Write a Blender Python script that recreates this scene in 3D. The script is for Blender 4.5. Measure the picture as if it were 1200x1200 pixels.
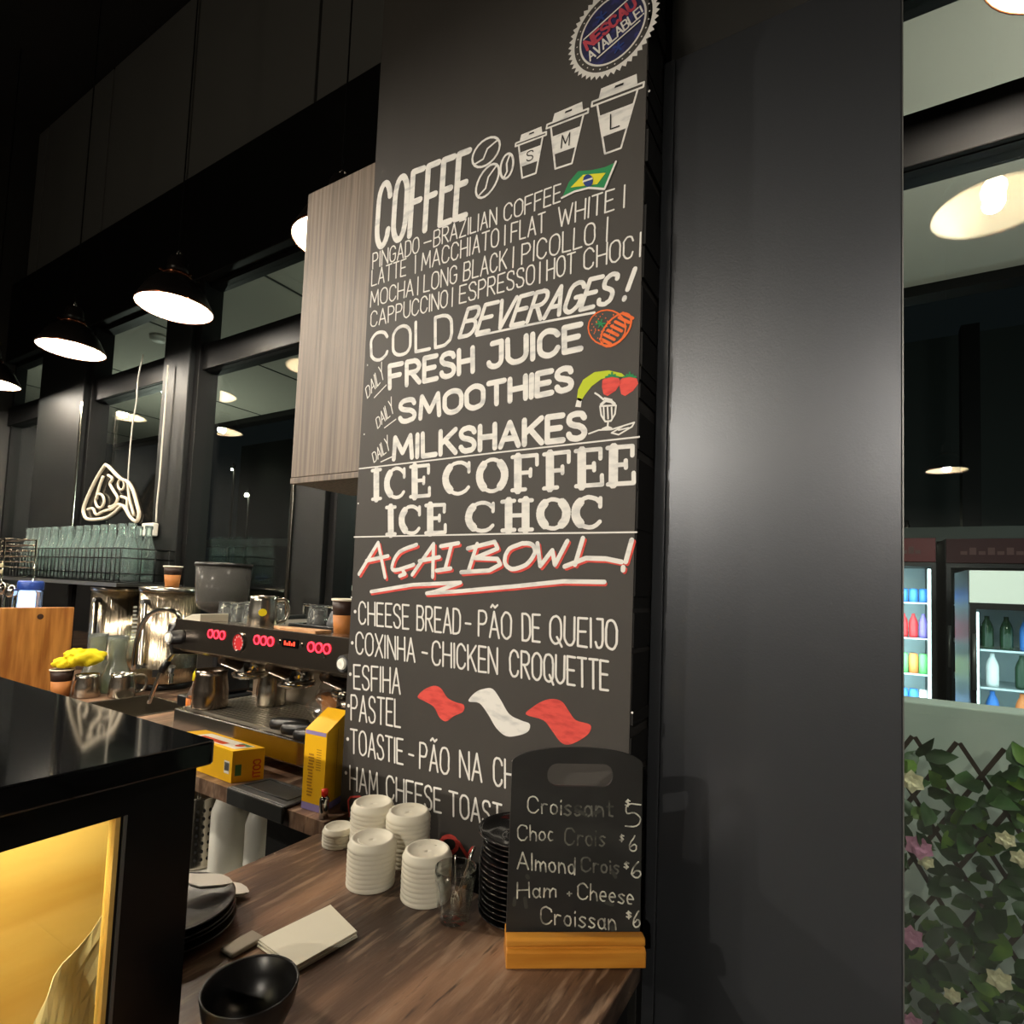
import bpy, bmesh, math, random
from mathutils import Vector, Matrix
random.seed(7)
SC = bpy.context.scene
COL = SC.collection
for o in list(bpy.data.objects): bpy.data.objects.remove(o)

# ------------------------------------------------------------------ camera, world, exposure
EYE = 1.53                                    # eye height above the floor, metres
YAW, PITCH, ROLL = math.radians(31.1311), math.radians(3.3176), math.radians(2.2193)
FOC, PCX, PCY = 663.15, 600.0, 649.5          # focal length and principal point for a 1200 px frame
_fw = Vector((-math.sin(YAW)*math.cos(PITCH), math.cos(YAW)*math.cos(PITCH), math.sin(PITCH)))
_ri = Vector((math.cos(YAW), math.sin(YAW), 0)); _up = _ri.cross(_fw)
RGT = math.cos(ROLL)*_ri + math.sin(ROLL)*_up; UPV = -math.sin(ROLL)*_ri + math.cos(ROLL)*_up
cam_d = bpy.data.cameras.new('camera'); cam = bpy.data.objects.new('camera', cam_d); COL.objects.link(cam)
cam.matrix_world = Matrix(((RGT.x, UPV.x, -_fw.x, 0), (RGT.y, UPV.y, -_fw.y, 0), (RGT.z, UPV.z, -_fw.z, EYE), (0, 0, 0, 1)))
cam_d.sensor_width = 36; cam_d.lens = FOC/1200*36; cam_d.shift_y = (PCY-600)/1200
cam_d.clip_start = .02; cam_d.clip_end = 200
SC.camera = cam
SC.view_settings.view_transform = 'Standard'; SC.view_settings.look = 'None'
SC.view_settings.gamma = 1; SC.view_settings.use_curve_mapping = False
SC.view_settings.exposure = 0.32
world = bpy.data.worlds.new('night_sky'); SC.world = world; world.use_nodes = True
world.node_tree.nodes['Background'].inputs[0].default_value = (.55, .75, .8, 1)
world.node_tree.nodes['Background'].inputs[1].default_value = .006

WARM = (1.0, .905, .775)
LAMP_W = 30.0
AISLE_W = 95.0            # the lamps over the aisle on the left             # watts of every pendant
REAR_W = 215.0            # the dining-room lamps behind the camera
FILL_W = 26.0             # the added soft fill light behind the camera
OUT_W = 60.0              # the added fill points outside, not fittings of the canopy

def area(name, loc, target, size, watt, col):
    d = bpy.data.lights.new(name, 'AREA'); d.shape = 'RECTANGLE'; d.size, d.size_y = size
    d.energy = watt; d.color = col
    o = bpy.data.objects.new(name, d); COL.objects.link(o); o.location = loc
    o.rotation_euler = (Vector(target)-Vector(loc)).to_track_quat('-Z', 'Y').to_euler()
    return o
# soft fill light added behind the camera, no fitting of the room
area('room_fill_light', (-1.6, -3.4, 3.4), (-.8, .6, .6), (1.2, 1.2), FILL_W, (1, .86, .66))
# point light, used for the added fill outside the windows
def point(name, loc, watt, col, r=.08):
    d = bpy.data.lights.new(name, 'POINT'); d.energy = watt; d.color = col; d.shadow_soft_size = r
    o = bpy.data.objects.new(name, d); COL.objects.link(o); o.location = loc; return o

# ------------------------------------------------------------------ helpers
def S(r, g, b):                                # sRGB 0-255 to linear
    f = lambda c: (c/255/12.92) if c/255 <= .04045 else ((c/255+.055)/1.055)**2.4
    return (f(r), f(g), f(b), 1)
def mat(name, col, rough=.5, metal=0.0, spec=.5, trans=0, ior=1.45, emit=None, es=0, noise=None, bump=None, coat=0, alpha=None):
    m = bpy.data.materials.new(name); m.use_nodes = True
    nt = m.node_tree; b = nt.nodes['Principled BSDF']
    b.inputs['Base Color'].default_value = col; b.inputs['Roughness'].default_value = rough
    b.inputs['Metallic'].default_value = metal; b.inputs['Specular IOR Level'].default_value = spec
    b.inputs['Transmission Weight'].default_value = trans; b.inputs['IOR'].default_value = ior
    b.inputs['Coat Weight'].default_value = coat
    if emit: b.inputs['Emission Color'].default_value = emit; b.inputs['Emission Strength'].default_value = es
    tc = None
    if noise or bump:
        tc = nt.nodes.new('ShaderNodeTexCoord')
    if noise:                                   # (colour2, scale xyz, detail, lo, hi)
        c2, sc, det, lo, hi = noise
        mp = nt.nodes.new('ShaderNodeMapping'); mp.inputs['Scale'].default_value = sc
        nt.links.new(tc.outputs['Object'], mp.inputs[0])
        n = nt.nodes.new('ShaderNodeTexNoise'); n.inputs['Scale'].default_value = 1; n.inputs['Detail'].default_value = det
        nt.links.new(mp.outputs[0], n.inputs['Vector'])
        r = nt.nodes.new('ShaderNodeValToRGB'); r.color_ramp.elements[0].position = lo; r.color_ramp.elements[1].position = hi
        r.color_ramp.elements[0].color = col; r.color_ramp.elements[1].color = c2
        nt.links.new(n.outputs[0], r.inputs[0]); nt.links.new(r.outputs[0], b.inputs['Base Color'])
    if bump:                                    # (scale xyz, strength)
        sc, st = bump
        mp = nt.nodes.new('ShaderNodeMapping'); mp.inputs['Scale'].default_value = sc
        nt.links.new(tc.outputs['Object'], mp.inputs[0])
        n = nt.nodes.new('ShaderNodeTexNoise'); n.inputs['Scale'].default_value = 1; n.inputs['Detail'].default_value = 4
        nt.links.new(mp.outputs[0], n.inputs['Vector'])
        bp = nt.nodes.new('ShaderNodeBump'); bp.inputs['Strength'].default_value = st; bp.inputs['Distance'].default_value = .004
        nt.links.new(n.outputs[0], bp.inputs['Height']); nt.links.new(bp.outputs[0], b.inputs['Normal'])
    return m
def glass_mat(name, tint, fac_scale=1.0, rough=0.0, ior=1.5, base=0.0):
    """clear sheet glass: straight-through transmission plus Fresnel reflection"""
    m = bpy.data.materials.new(name); m.use_nodes = True; nt = m.node_tree
    nt.nodes.remove(nt.nodes['Principled BSDF']); out = nt.nodes['Material Output']
    t = nt.nodes.new('ShaderNodeBsdfTransparent'); t.inputs[0].default_value = tint
    g = nt.nodes.new('ShaderNodeBsdfGlossy'); g.inputs['Roughness'].default_value = rough; g.inputs[0].default_value = (1, 1, 1, 1)
    f = nt.nodes.new('ShaderNodeFresnel'); 
    ge = nt.nodes.new('ShaderNodeNewGeometry'); mi = nt.nodes.new('ShaderNodeMix')          # same Fresnel on both faces of the sheet
    mi.inputs[2].default_value = ior; mi.inputs[3].default_value = 1/ior
    nt.links.new(ge.outputs['Backfacing'], mi.inputs[0]); nt.links.new(mi.outputs[0], f.inputs[0])
    mu = nt.nodes.new('ShaderNodeMath'); mu.operation = 'MULTIPLY_ADD'; mu.inputs[1].default_value = fac_scale; mu.inputs[2].default_value = base; mu.use_clamp = True
    nt.links.new(f.outputs[0], mu.inputs[0])
    x = nt.nodes.new('ShaderNodeMixShader')
    nt.links.new(mu.outputs[0], x.inputs[0]); nt.links.new(t.outputs[0], x.inputs[1]); nt.links.new(g.outputs[0], x.inputs[2])
    nt.links.new(x.outputs[0], out.inputs[0]); return m

class MB:
    """collects shapes into one mesh"""
    def __init__(s): s.v = []; s.f = []; s.sm = []
    def add(s, vs, fs, smooth=False):
        n = len(s.v); s.v += [Vector(v) for v in vs]
        for f in fs: s.f.append([i+n for i in f]); s.sm.append(smooth)
        return s
    def box(s, a, b, rot=None, bev=0):
        (x0, y0, z0), (x1, y1, z1) = a, b
        if bev:
            bm = bmesh.new(); bmesh.ops.create_cube(bm, size=1)
            for v in bm.verts: v.co = Vector(((x0+x1)/2+v.co.x*(x1-x0), (y0+y1)/2+v.co.y*(y1-y0), (z0+z1)/2+v.co.z*(z1-z0)))
            bmesh.ops.bevel(bm, geom=bm.edges[:], offset=bev, segments=3, affect='EDGES', profile=.5)
            vs = [v.co.copy() for v in bm.verts]; bm.verts.index_update(); fs = [[v.index for v in f.verts] for f in bm.faces]; bm.free()
        else:
            vs = [Vector(p) for p in ((x0,y0,z0),(x1,y0,z0),(x1,y1,z0),(x0,y1,z0),(x0,y0,z1),(x1,y0,z1),(x1,y1,z1),(x0,y1,z1))]
            fs = [[0,3,2,1],[4,5,6,7],[0,1,5,4],[1,2,6,5],[2,3,7,6],[3,0,4,7]]
        if rot is not None: vs = [rot @ v for v in vs]
        return s.add(vs, fs)
    def lathe(s, prof, c=(0, 0, 0), seg=24, smooth=True, M=None, close=False):
        vs = []; fs = []; c = Vector(c); n = len(prof)
        for r, z in prof:
            for k in range(seg):
                a = 2*math.pi*k/seg; p = Vector((max(r, 1e-5)*math.cos(a), max(r, 1e-5)*math.sin(a), z))
                vs.append((M @ p if M is not None else p)+c)
        for i in range(n if close else n-1):
            j = (i+1) % n
            for k in range(seg):
                k2 = (k+1) % seg; fs.append([i*seg+k, i*seg+k2, j*seg+k2, j*seg+k])
        return s.add(vs, fs, smooth)
    def cyl(s, p0, p1, r0, r1=None, seg=16, smooth=True):
        p0, p1 = Vector(p0), Vector(p1); r1 = r0 if r1 is None else r1
        q = (p1-p0).to_track_quat('Z', 'Y').to_matrix(); L = (p1-p0).length
        return s.lathe([(0, 0), (r0, 0), (r0, 0), (r1, L), (r1, L), (0, L)], p0, seg, smooth, q)
    def tube(s, pts, r, seg=8, closed=False, flat=1.0):
        pts = [Vector(p) for p in pts]; n = len(pts); vs = []; fs = []; up = None
        for i, p in enumerate(pts):
            if closed: t = pts[(i+1) % n]-pts[i-1]
            else: t = pts[min(i+1, n-1)]-pts[max(i-1, 0)]
            t.normalize()
            if up is None: up = t.orthogonal().normalized()
            up = (up-t*up.dot(t)); up = up.normalized() if up.length > 1e-6 else t.orthogonal().normalized()
            b = t.cross(up); rr = r[i] if isinstance(r, (list, tuple)) else r
            for k in range(seg):
                a = 2*math.pi*k/seg; vs.append(p+up*math.cos(a)*rr*flat+b*math.sin(a)*rr)
        for i in range(n if closed else n-1):
            j = (i+1) % n
            for k in range(seg):
                k2 = (k+1) % seg; fs.append([i*seg+k, j*seg+k, j*seg+k2, i*seg+k2])
        if not closed: fs.append(list(range(seg))); fs.append([(n-1)*seg+k for k in range(seg)][::-1])
        return s.add(vs, fs, True)
    def sphere(s, c, r, seg=14, sc=(1, 1, 1)):
        c = Vector(c); N = 8
        prof = [(r*math.sin(math.pi*i/N), -r*math.cos(math.pi*i/N)) for i in range(N+1)]
        return s.lathe(prof, c, seg, True, Matrix.Diagonal(sc))
    def prism(s, poly, org, ex, ey, thick, smooth=False):
        """outline in the plane org+ex*u+ey*v, pushed by the vector thick"""
        org, ex, ey, th = Vector(org), Vector(ex), Vector(ey), Vector(thick); n = len(poly)
        vs = [org+ex*u+ey*v for u, v in poly]; vs += [p+th for p in vs]
        fs = [list(range(n))[::-1], list(range(n, 2*n))]+[[i, (i+1) % n, (i+1) % n+n, i+n] for i in range(n)]
        return s.add(vs, fs)
    def build(s, name, m, parent=None, bevel=0, solid=0):
        me = bpy.data.meshes.new(name)
        off = Vector((0, 0, 0))
        if parent is not None and not parent.get('_local'):
            p = parent
            while p is not None: off += p.location; p = p.parent
        me.from_pydata([v-off for v in s.v], [], s.f); me.update()
        for p, sm in zip(me.polygons, s.sm): p.use_smooth = sm
        if not s.keep_normals:
            bm = bmesh.new(); bm.from_mesh(me); bmesh.ops.recalc_face_normals(bm, faces=bm.faces[:]); bm.to_mesh(me); bm.free()
        me.materials.append(m)
        o = bpy.data.objects.new(name, me); COL.objects.link(o)
        if parent is not None: o.parent = parent
        if parent is not None and parent.get('_local'): o['_local'] = 1
        if bevel:
            md = o.modifiers.new('bevel', 'BEVEL'); md.width = bevel; md.segments = 2; md.limit_method = 'ANGLE'
        if solid:
            md = o.modifiers.new('solid', 'SOLIDIFY'); md.thickness = solid; md.offset = -1
        return o
    keep_normals = False
def tag(o, label=None, cat=None, group=None, kind=None):
    if label: o['label'] = label
    if cat: o['category'] = cat
    if group: o['group'] = group
    if kind: o['kind'] = kind
    return o
def empty(name, loc, label=None, cat=None, group=None, local=False, kind=None):
    o = bpy.data.objects.new(name, None); COL.objects.link(o); o.location = loc; o.empty_display_size = .05
    if local: o['_local'] = 1
    return tag(o, label, cat, group, kind)
def struct(name, mb, m, parent=None, bevel=0):
    o = mb.build(name, m, parent, bevel)
    if parent is None: o['kind'] = 'structure'
    return o
def dup(root, loc, label, rotz=None):
    """a copy of a thing with copies of its parts and sub-parts"""
    r = root.copy(); COL.objects.link(r); r.location = loc; r['label'] = label
    if rotz is not None: r.rotation_euler.z = rotz
    for ch in list(root.children):
        c = ch.copy(); COL.objects.link(c); c.parent = r
        for g in list(ch.children):
            d = g.copy(); COL.objects.link(d); d.parent = c
    return r
def ray(px, py): return _fw + RGT*((px-PCX)/FOC) - UPV*((py-PCY)/FOC)
def on_wall(px, py, Y):                        # the point of the plane y = Y that the photo shows at a pixel
    d = ray(px, py); p = d*(Y/d.y); return Vector((p.x, p.y, p.z+EYE))
def on_level(px, py, Z):
    d = ray(px, py); p = d*((Z-EYE)/d.z); return Vector((p.x, p.y, p.z+EYE))
def smooth(l, closed=False, n=4):
    P = l; N = len(P); o = []
    for i in range(N if closed else N-1):
        p0, p1, p2, p3 = (P[(i-1) % N], P[i], P[(i+1) % N], P[(i+2) % N]) if closed else (P[max(i-1, 0)], P[i], P[i+1], P[min(i+2, N-1)])
        p0, p1, p2, p3 = map(Vector, (p0, p1, p2, p3))
        for k in range(n):
            u = k/n; o.append(.5*((2*p1)+(p2-p0)*u+(2*p0-5*p1+4*p2-p3)*u*u+(3*p1-p0-3*p2+p3)*u**3))
    if not closed: o.append(Vector(P[-1]))
    return o
ORD = ['first','second','third','fourth','fifth','sixth','seventh','eighth','ninth','tenth','eleventh','twelfth','thirteenth','fourteenth','fifteenth','sixteenth','seventeenth','eighteenth','nineteenth','twentieth']
#MATERIALS
M = {}
M['black_wall'] = mat('black_wall', S(44,44,42), .6)
M['wall_panel'] = mat('wall_panel', S(100,100,97), .55)
M['ceiling'] = mat('ceiling', S(30,29,28), .9)
M['frame'] = mat('black_frame', S(15,15,15), .5, spec=.2)
M['post'] = mat('grey_post', S(22,24,24), .55, spec=.25)
M['floor'] = mat('floor', S(70,68,64), .5, noise=(S(52,50,48), (3,3,3), 4, .4, .6))
M['soffit'] = mat('soffit', S(178,174,162), .8)
M['joint'] = mat('joint', S(35,36,34), .8)
M['pillar'] = mat('pillar_panel', S(80,83,88), .33, metal=.7, spec=.6, bump=((320,320,320), .05))
M['trim'] = mat('metal_trim', S(120,121,120), .38, metal=.6)
M['chalkboard'] = mat('chalkboard', S(62,59,56), .62, spec=.4, noise=(S(70,67,63), (3,3,1.5), 5, .35, .7), bump=((45,45,20), .12))
M['pane'] = glass_mat('window_glass', (.93,.97,.95,1), 1.0, 0, 1.5, .03)
M['wood_grey'] = mat('grey_wood', S(130,116,102), .5, noise=(S(98,87,77), (110,110,2.6), 6, .40, .64), bump=((260,260,5), .35))
M['chalk'] = mat('white_paint', S(236,234,228), .8, noise=(S(196,196,194), (22,22,60), 3, .5, .72))
M['thin_chalk'] = mat('white_line_paint', S(232,230,224), .8)
M['red_paint'] = mat('red_paint', S(226,84,74), .8, noise=(S(196,62,58), (30,30,90), 3, .45, .7))
M['pink_paint'] = mat('pink_paint', S(205,78,92), .8, noise=(S(165,58,80), (60,60,60), 3, .4, .7))
M['green_paint'] = mat('green_paint', S(40,138,82), .8)
M['yellow_paint'] = mat('yellow_paint', S(226,218,52), .8)
M['lime_paint'] = mat('lime_paint', S(190,205,45), .8)
M['blue_paint'] = mat('blue_paint', S(38,62,130), .8)
M['navy_paint'] = mat('navy_paint', S(38,40,78), .8, noise=(S(50,52,110), (40,40,40), 2, .5, .6))
M['orange_paint'] = mat('orange_paint', S(235,110,52), .8)
M['ink'] = mat('black_ink', S(28,27,26), .8)

# ------------------------------------------------------------------ the room shell
CEIL = EYE+3.89
WIN = 1.90                                     # glass line of the back wall
FRONT = 1.80                                   # face of posts and header
struct('floor', MB().box((-8, -6, -.1), (5, WIN+.1, 0)), M['floor'])
struct('ceiling', MB().box((-8, -6, CEIL), (5, WIN+.3, CEIL+.1)), M['ceiling'])
struct('wall_left', MB().box((-6.4, -6, 0), (-6.25, WIN, CEIL)), M['black_wall'])
struct('wall_right', MB().box((4.2, -6, 0), (4.35, WIN, CEIL)), M['black_wall'])
struct('wall_rear', MB().box((-6.4, -6.1, 0), (4.35, -6, CEIL)), M['black_wall'])
# upper wall: grey panels with black joints above the header
A = lambda a: a*WIN
zh0, zh1 = EYE+.976*FRONT, EYE+1.36*FRONT
struct('wall_back', MB().box((-6.25, WIN+.02, zh0), (4.2, WIN+.06, CEIL)), M['black_wall'])
xs = [-6.25, A(-3.18), A(-2.57), A(-1.96), A(-1.31), A(-.66), 0.0, A(.66), 4.2]
for i in range(len(xs)-1):
    struct('wall_panel', MB().box((xs[i]+.012, WIN-.012, zh1-.1), (xs[i+1]-.012, WIN+.02, CEIL-.02)), M['wall_panel'], bevel=.004)
struct('trim_1', MB().box((-6.25, FRONT, zh0), (4.2, WIN+.02, zh1)), M['frame'], bevel=.006)      # header beam
# posts: (front-left x, front-right x) at the glass line
for a0, a1 in ((-3.04, -2.62), (-2.03, -1.87), (-1.30, -1.18), (-.3, -.1), (.62, .78)):
    struct('trim_2', MB().box((a0*FRONT, FRONT, .9), (a1*FRONT, WIN+.06, zh0)), M['post'], bevel=.004)
    struct('trim_3', MB().box((a1*FRONT, FRONT+.03, .9), (a1*FRONT+.05, WIN+.05, zh0)), M['frame'], bevel=.003)
struct('trim_4', MB().box((-6.25, WIN-.05, EYE+.658*(WIN-.05)), (4.2, WIN+.06, EYE+.742*(WIN-.05))), M['frame'], bevel=.004)  # transom
struct('trim_5', MB().box((-6.25, WIN-.03, .86), (-.2, WIN+.06, .93)), M['frame'], bevel=.004)    # window sill rail
struct('wall_under_window', MB().box((-6.25, WIN-.02, 0), (-.2, WIN+.06, .86)), M['black_wall'])
bays = [(-3.46*FRONT, -3.04*FRONT), (-2.62*FRONT, -2.03*FRONT), (-1.87*FRONT, -1.30*FRONT), (-1.18*FRONT, -.3*FRONT), (-.1*FRONT, .62*FRONT), (.78*FRONT, 4.2)]
for i, (x0, x1) in enumerate(bays):
    w = MB(); zb = .93 if x1 < 0 else .0
    for z0, z1 in ((zb, EYE+.670*1.85), (EYE+.730*1.85, zh0)):
        for bx in ((x0, x0+.035), (x1-.035, x1)): w.box((bx[0], WIN-.035, z0), (bx[1], WIN+.04, z1))
        w.box((x0+.035, WIN-.03, z1-.025), (x1-.035, WIN+.04, z1)); w.box((x0+.035, WIN-.03, z0), (x1-.035, WIN+.04, z0+.025))
    f = struct('window_%d' % (i+1), w, M['frame'])
    for z0, z1 in ((zb+.025, EYE+.670*1.85-.025), (EYE+.730*1.85+.025, zh0-.025)):
        MB().box((x0+.035, WIN, z0), (x1-.035, WIN+.008, z1)).build('pane', M['pane'], f)
# a polished post edge that catches the lamps
M['chrome_edge'] = mat('polished_edge', S(150,146,136), .16, metal=1)
for a in (-1.305, -2.615):
    struct('trim_6', MB().box((a*FRONT-.012, FRONT-.012, .93), (a*FRONT+.012, FRONT, EYE+1.20)), M['chrome_edge'], bevel=.004)

# ------------------------------------------------------------------ outside: canopy, low wall, far front
zs = EYE+1.80
struct('canopy_soffit', MB().box((-9, WIN+.07, zs), (6, 3.83, zs+.25)), M['soffit'])
for k in range(-4, 5):
    x = -1.674*1.80+.73*1.8*k+(.0 if k < 2 else .0)
    struct('trim_7', MB().box((x-.008, WIN+.07, zs-.004), (x+.008, 3.83, zs)), M['joint'])
struct('trim_8', MB().box((-9, 3.83, zs-.06), (6, 3.95, zs+.5)), M['frame'])
struct('ground', MB().box((-14, WIN+.2, -.1), (10, 14, 0)), M['floor'])
M['far'] = mat('dark_front', S(52,58,57), .6)
M['far_band'] = mat('far_band', S(96,100,96), .6)
struct('wall_far', MB().box((-14, 9, 0), (10, 9.2, 5)), M['far'])
struct('trim_9', MB().box((-14, 6.55, EYE+.088*6.6), (10, 6.75, EYE+.108*6.6)), M['far_band'])
for x in (-6.5, -3.2, .95, 4.2):
    struct('trim_10', MB().box((x-.07, 6.7, 0), (x+.07, 6.85, 4.2)), M['frame'])
M['stucco'] = mat('pale_stucco', S(196,206,198), .9, noise=(S(168,182,174), (2.2,2.2,2.2), 4, .35, .65))
zw = EYE-.1415*2.6
struct('wall_low', MB().box((-.6, 2.6, 0), (3.2, 2.75, zw)), M['stucco'], bevel=.006)
point('outside_fill_right', (1.0, 2.25, 2.45), OUT_W*.5, (1, .99, .9), .12)  # four bare points added to light soffit and low wall, no fittings
point('outside_fill_far', (2.4, 4.6, 2.6), OUT_W*.35, (.8, 1, .95), .12)
point('outside_fill_left', (-5.85, 3.0, 2.2), OUT_W*.55, (.93, 1, .84), .12)  # added fill, kept out of view behind a window post
point('outside_fill_middle', (-1.6, 3.0, 2.2), OUT_W*.4, (.93, 1, .84), .12)

# ------------------------------------------------------------------ column with the painted menu board, dark pillar
BY = 1.02                                      # face of the menu board
bx0, bx1 = -1.084, -.350
BAR = .95; BACK = .965                         # heights of the two worktops
struct('wall_column', MB().box((-.94, 1.13, 0), (-.36, 1.62, CEIL)), M['black_wall'])
PY = 1.12
struct('wall_pillar', MB().box((-.322, PY, 0), (.0695, 1.62, EYE+.998*PY)), M['pillar'], bevel=.002)
struct('wall_pillar_upper', MB().box((-.338, PY+.02, EYE+.998*PY+.006), (.0695, 1.62, CEIL)), M['black_wall'], bevel=.002)
struct('trim_11', MB().box((-.346, PY-.003, 0), (-.3221, 1.16, EYE+.998*PY)), M['pillar'], bevel=.002)
struct('trim_12', MB().box((.0695, PY+.002, 0), (.0715, PY+.03, EYE+.998*PY)), M['trim'])

board = empty('menu_board', (-.717, BY, BAR), 'tall black menu board hand-painted with white coffee and food lettering', 'menu board')
mb = MB(); mb.box((bx0, BY, BAR+.001), (bx1, 1.125, CEIL-.05))
mb.build('panel', M['chalkboard'], board)
rg = MB(); z = BAR+.02                         # the chipped right edge
while z < 3.2:
    h = random.uniform(.02, .09); d = random.uniform(.001, .006)
    rg.box((bx1-.001, BY+.002, z), (bx1+d, BY+.1, z+h)); z += h*random.uniform(.8, 1.4)
M['edge'] = mat('raw_black_edge', S(26,25,24), .8)
rg.build('edge_band', M['edge'], board)
sc = MB()
for px, py in ((761, 107), (741, 835), (431, 428), (427, 509), (420, 590), (412, 700)):
    p = on_wall(px, py, BY); sc = MB(); sc.cyl((p.x, BY, p.z), (p.x, BY-.001, p.z), .0022, seg=8); sc.build('pin', M['thin_chalk'], board)

# ---- lettering: single-line strokes
def arc(cx, cy, rx, ry, a0, a1, n=9):
    return [(cx+rx*math.cos(math.radians(a0+(a1-a0)*i/n)), cy+ry*math.sin(math.radians(a0+(a1-a0)*i/n))) for i in range(n+1)]
_S = [(.95,.8),(.85,.94),(.5,1),(.16,.94),(.03,.77),(.17,.6),(.5,.52),(.83,.42),(.98,.24),(.85,.06),(.5,0),(.16,.05),(.02,.2)]
_O = arc(.5,.68,.5,.32,0,180)+arc(.5,.32,.5,.32,180,360)+[(1,.68)]
G = {' ': (.55, []), '|': (.05, [[(.5,1.02),(.5,-.05)]]), '-': (.8, [[(0,.45),(1,.45)]]), '.': (.1, [[(.4,.5),(.6,.5)]]),
 'A': (1, [[(0,0),(.5,1),(1,0)], [(.17,.33),(.83,.33)]]),
 'B': (.9, [[(0,0),(0,1),(.6,1)]+arc(.6,.77,.33,.23,90,-90,6)+[(0,.54),(.6,.54)]+arc(.6,.27,.4,.27,90,-90,6)+[(0,0)]]),
 'C': (.95, [arc(.5,.68,.5,.32,15,180)+arc(.5,.32,.5,.32,180,345)]),
 'D': (.95, [[(0,0),(0,1),(.4,1)]+arc(.4,.66,.6,.34,90,0,5)+arc(.4,.34,.6,.34,0,-90,5)+[(0,0)]]),
 'E': (.85, [[(1,1),(0,1),(0,0),(1,0)], [(0,.52),(.85,.52)]]), 'F': (.85, [[(1,1),(0,1),(0,0)], [(0,.52),(.85,.52)]]),
 'G': (.95, [arc(.5,.68,.5,.32,20,180)+arc(.5,.32,.5,.32,180,350)+[(1,.48),(.6,.48)]]),
 'H': (.95, [[(0,0),(0,1)], [(1,0),(1,1)], [(0,.5),(1,.5)]]), 'I': (.06, [[(.5,0),(.5,1)]]),
 'J': (.75, [[(.35,1),(1,1),(1,.25)]+arc(.55,.25,.45,.25,0,-170,6)]),
 'K': (.95, [[(0,0),(0,1)], [(1,1),(0,.42)], [(.3,.6),(1,0)]]), 'L': (.8, [[(0,1),(0,0),(1,0)]]),
 'M': (1.15, [[(0,0),(.08,1),(.5,.25),(.92,1),(1,0)]]), 'N': (1, [[(0,0),(0,1),(1,0),(1,1)]]), 'O': (1, [_O]),
 'P': (.85, [[(0,0),(0,1),(.55,1)]+arc(.55,.74,.45,.26,90,-90,6)+[(0,.48)]]),
 'Q': (1, [_O, [(.6,.25),(1.05,-.08)]]), 'R': (.9, [[(0,0),(0,1),(.55,1)]+arc(.55,.75,.42,.25,90,-90,6)+[(0,.5),(.35,.5),(1,0)]]),
 'S': (.9, [_S]), 'T': (.95, [[(0,1),(1,1)], [(.5,1),(.5,0)]]), 'U': (.95, [[(0,1),(0,.32)]+arc(.5,.32,.5,.32,180,360,8)+[(1,1)]]),
 'V': (1, [[(0,1),(.5,0),(1,1)]]), 'W': (1.35, [[(0,1),(.25,0),(.5,.8),(.75,0),(1,1)]]), 'X': (.95, [[(0,0),(1,1)], [(0,1),(1,0)]]),
 'Y': (.95, [[(0,1),(.5,.5),(1,1)], [(.5,.5),(.5,0)]]), 'Z': (.95, [[(0,1),(1,1),(0,0),(1,0)]]),
 '!': (.12, [[(.6,1),(.45,.32)], [(.38,.06),(.4,.0)]]),
 # lower case and figures, for the little hand-chalked sign
 'r': (.5, [[(0,.6),(0,0)], [(0,.4),(.4,.6),(1,.55)]]), 'o': (.62, [arc(.5,.3,.5,.3,60,420)]), 'i': (.1, [[(.5,.55),(.5,0)], [(.5,.8),(.5,.86)]]),
 's': (.55, [[(1,.52),(.5,.6),(.08,.48),(.5,.31),(.95,.16),(.5,0),(0,.08)]]), 'a': (.62, [arc(.45,.3,.45,.3,30,390), [(.9,.6),(.9,.1),(1.05,0)]]),
 'n': (.6, [[(0,.6),(0,0)], [(0,.38),(.35,.6),(.8,.52),(1,.3),(1,0)]]), 't': (.5, [[(.45,.95),(.45,.08),(1,.02)], [(0,.6),(1,.6)]]),
 'h': (.6, [[(0,1),(0,0)], [(0,.36),(.4,.58),(.85,.5),(1,.3),(1,0)]]), 'c': (.55, [arc(.5,.3,.5,.3,50,310)]), 'l': (.1, [[(.5,1),(.5,0)]]),
 'm': (.95, [[(0,.6),(0,0)], [(0,.36),(.25,.58),(.48,.45),(.5,0)], [(.5,.36),(.75,.58),(.98,.45),(1,0)]]), 'd': (.62, [arc(.45,.3,.45,.3,30,390), [(1,1),(.95,0)]]),
 'e': (.6, [[(.02,.32),(.98,.34)]+arc(.5,.32,.48,.3,10,300)]), '+': (.4, [[(.5,.5),(.5,.12)], [(0,.32),(1,.32)]]),
 '5': (.7, [[(1,1),(.15,.97),(.08,.58),(.6,.62),(1,.36),(.75,.05),(0,0)]]), '6': (.65, [[(.75,1),(.2,.6),(0,.25),(.35,0),(.85,.1),(.95,.35),(.55,.45),(.1,.25)]]),
 '$': (.55, [[(1,.78),(.5,.9),(.05,.7),(.95,.3),(.5,.1),(0,.2)], [(.5,1.05),(.5,-.05)]])}
ACC = {'Ã': ('A', [[(.15,1.17),(.35,1.27),(.6,1.15),(.85,1.25)]]), 'Ç': ('C', [[(.5,0),(.55,-.14),(.3,-.2)]]), 'Á': ('A', [[(.4,1.12),(.65,1.3)]])}
for _c in '56sS':
    G[_c] = (G[_c][0], [[tuple(p) for p in smooth(s_, False, 3)] for s_ in G[_c][1]])
def word_strokes(word, gap=.32):
    out = []; x = 0
    for ch in word:
        base = ACC.get(ch, (ch, []))
        w, st = G[base[0]]; 
        for s in st+base[1]: out.append([(x+p[0]*w, p[1]) for p in s])
        x += w+gap
    T = max(x-gap, .05)
    return [[(px/T, py) for px, py in s] for s in out], T
CNT = [0]
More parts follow.
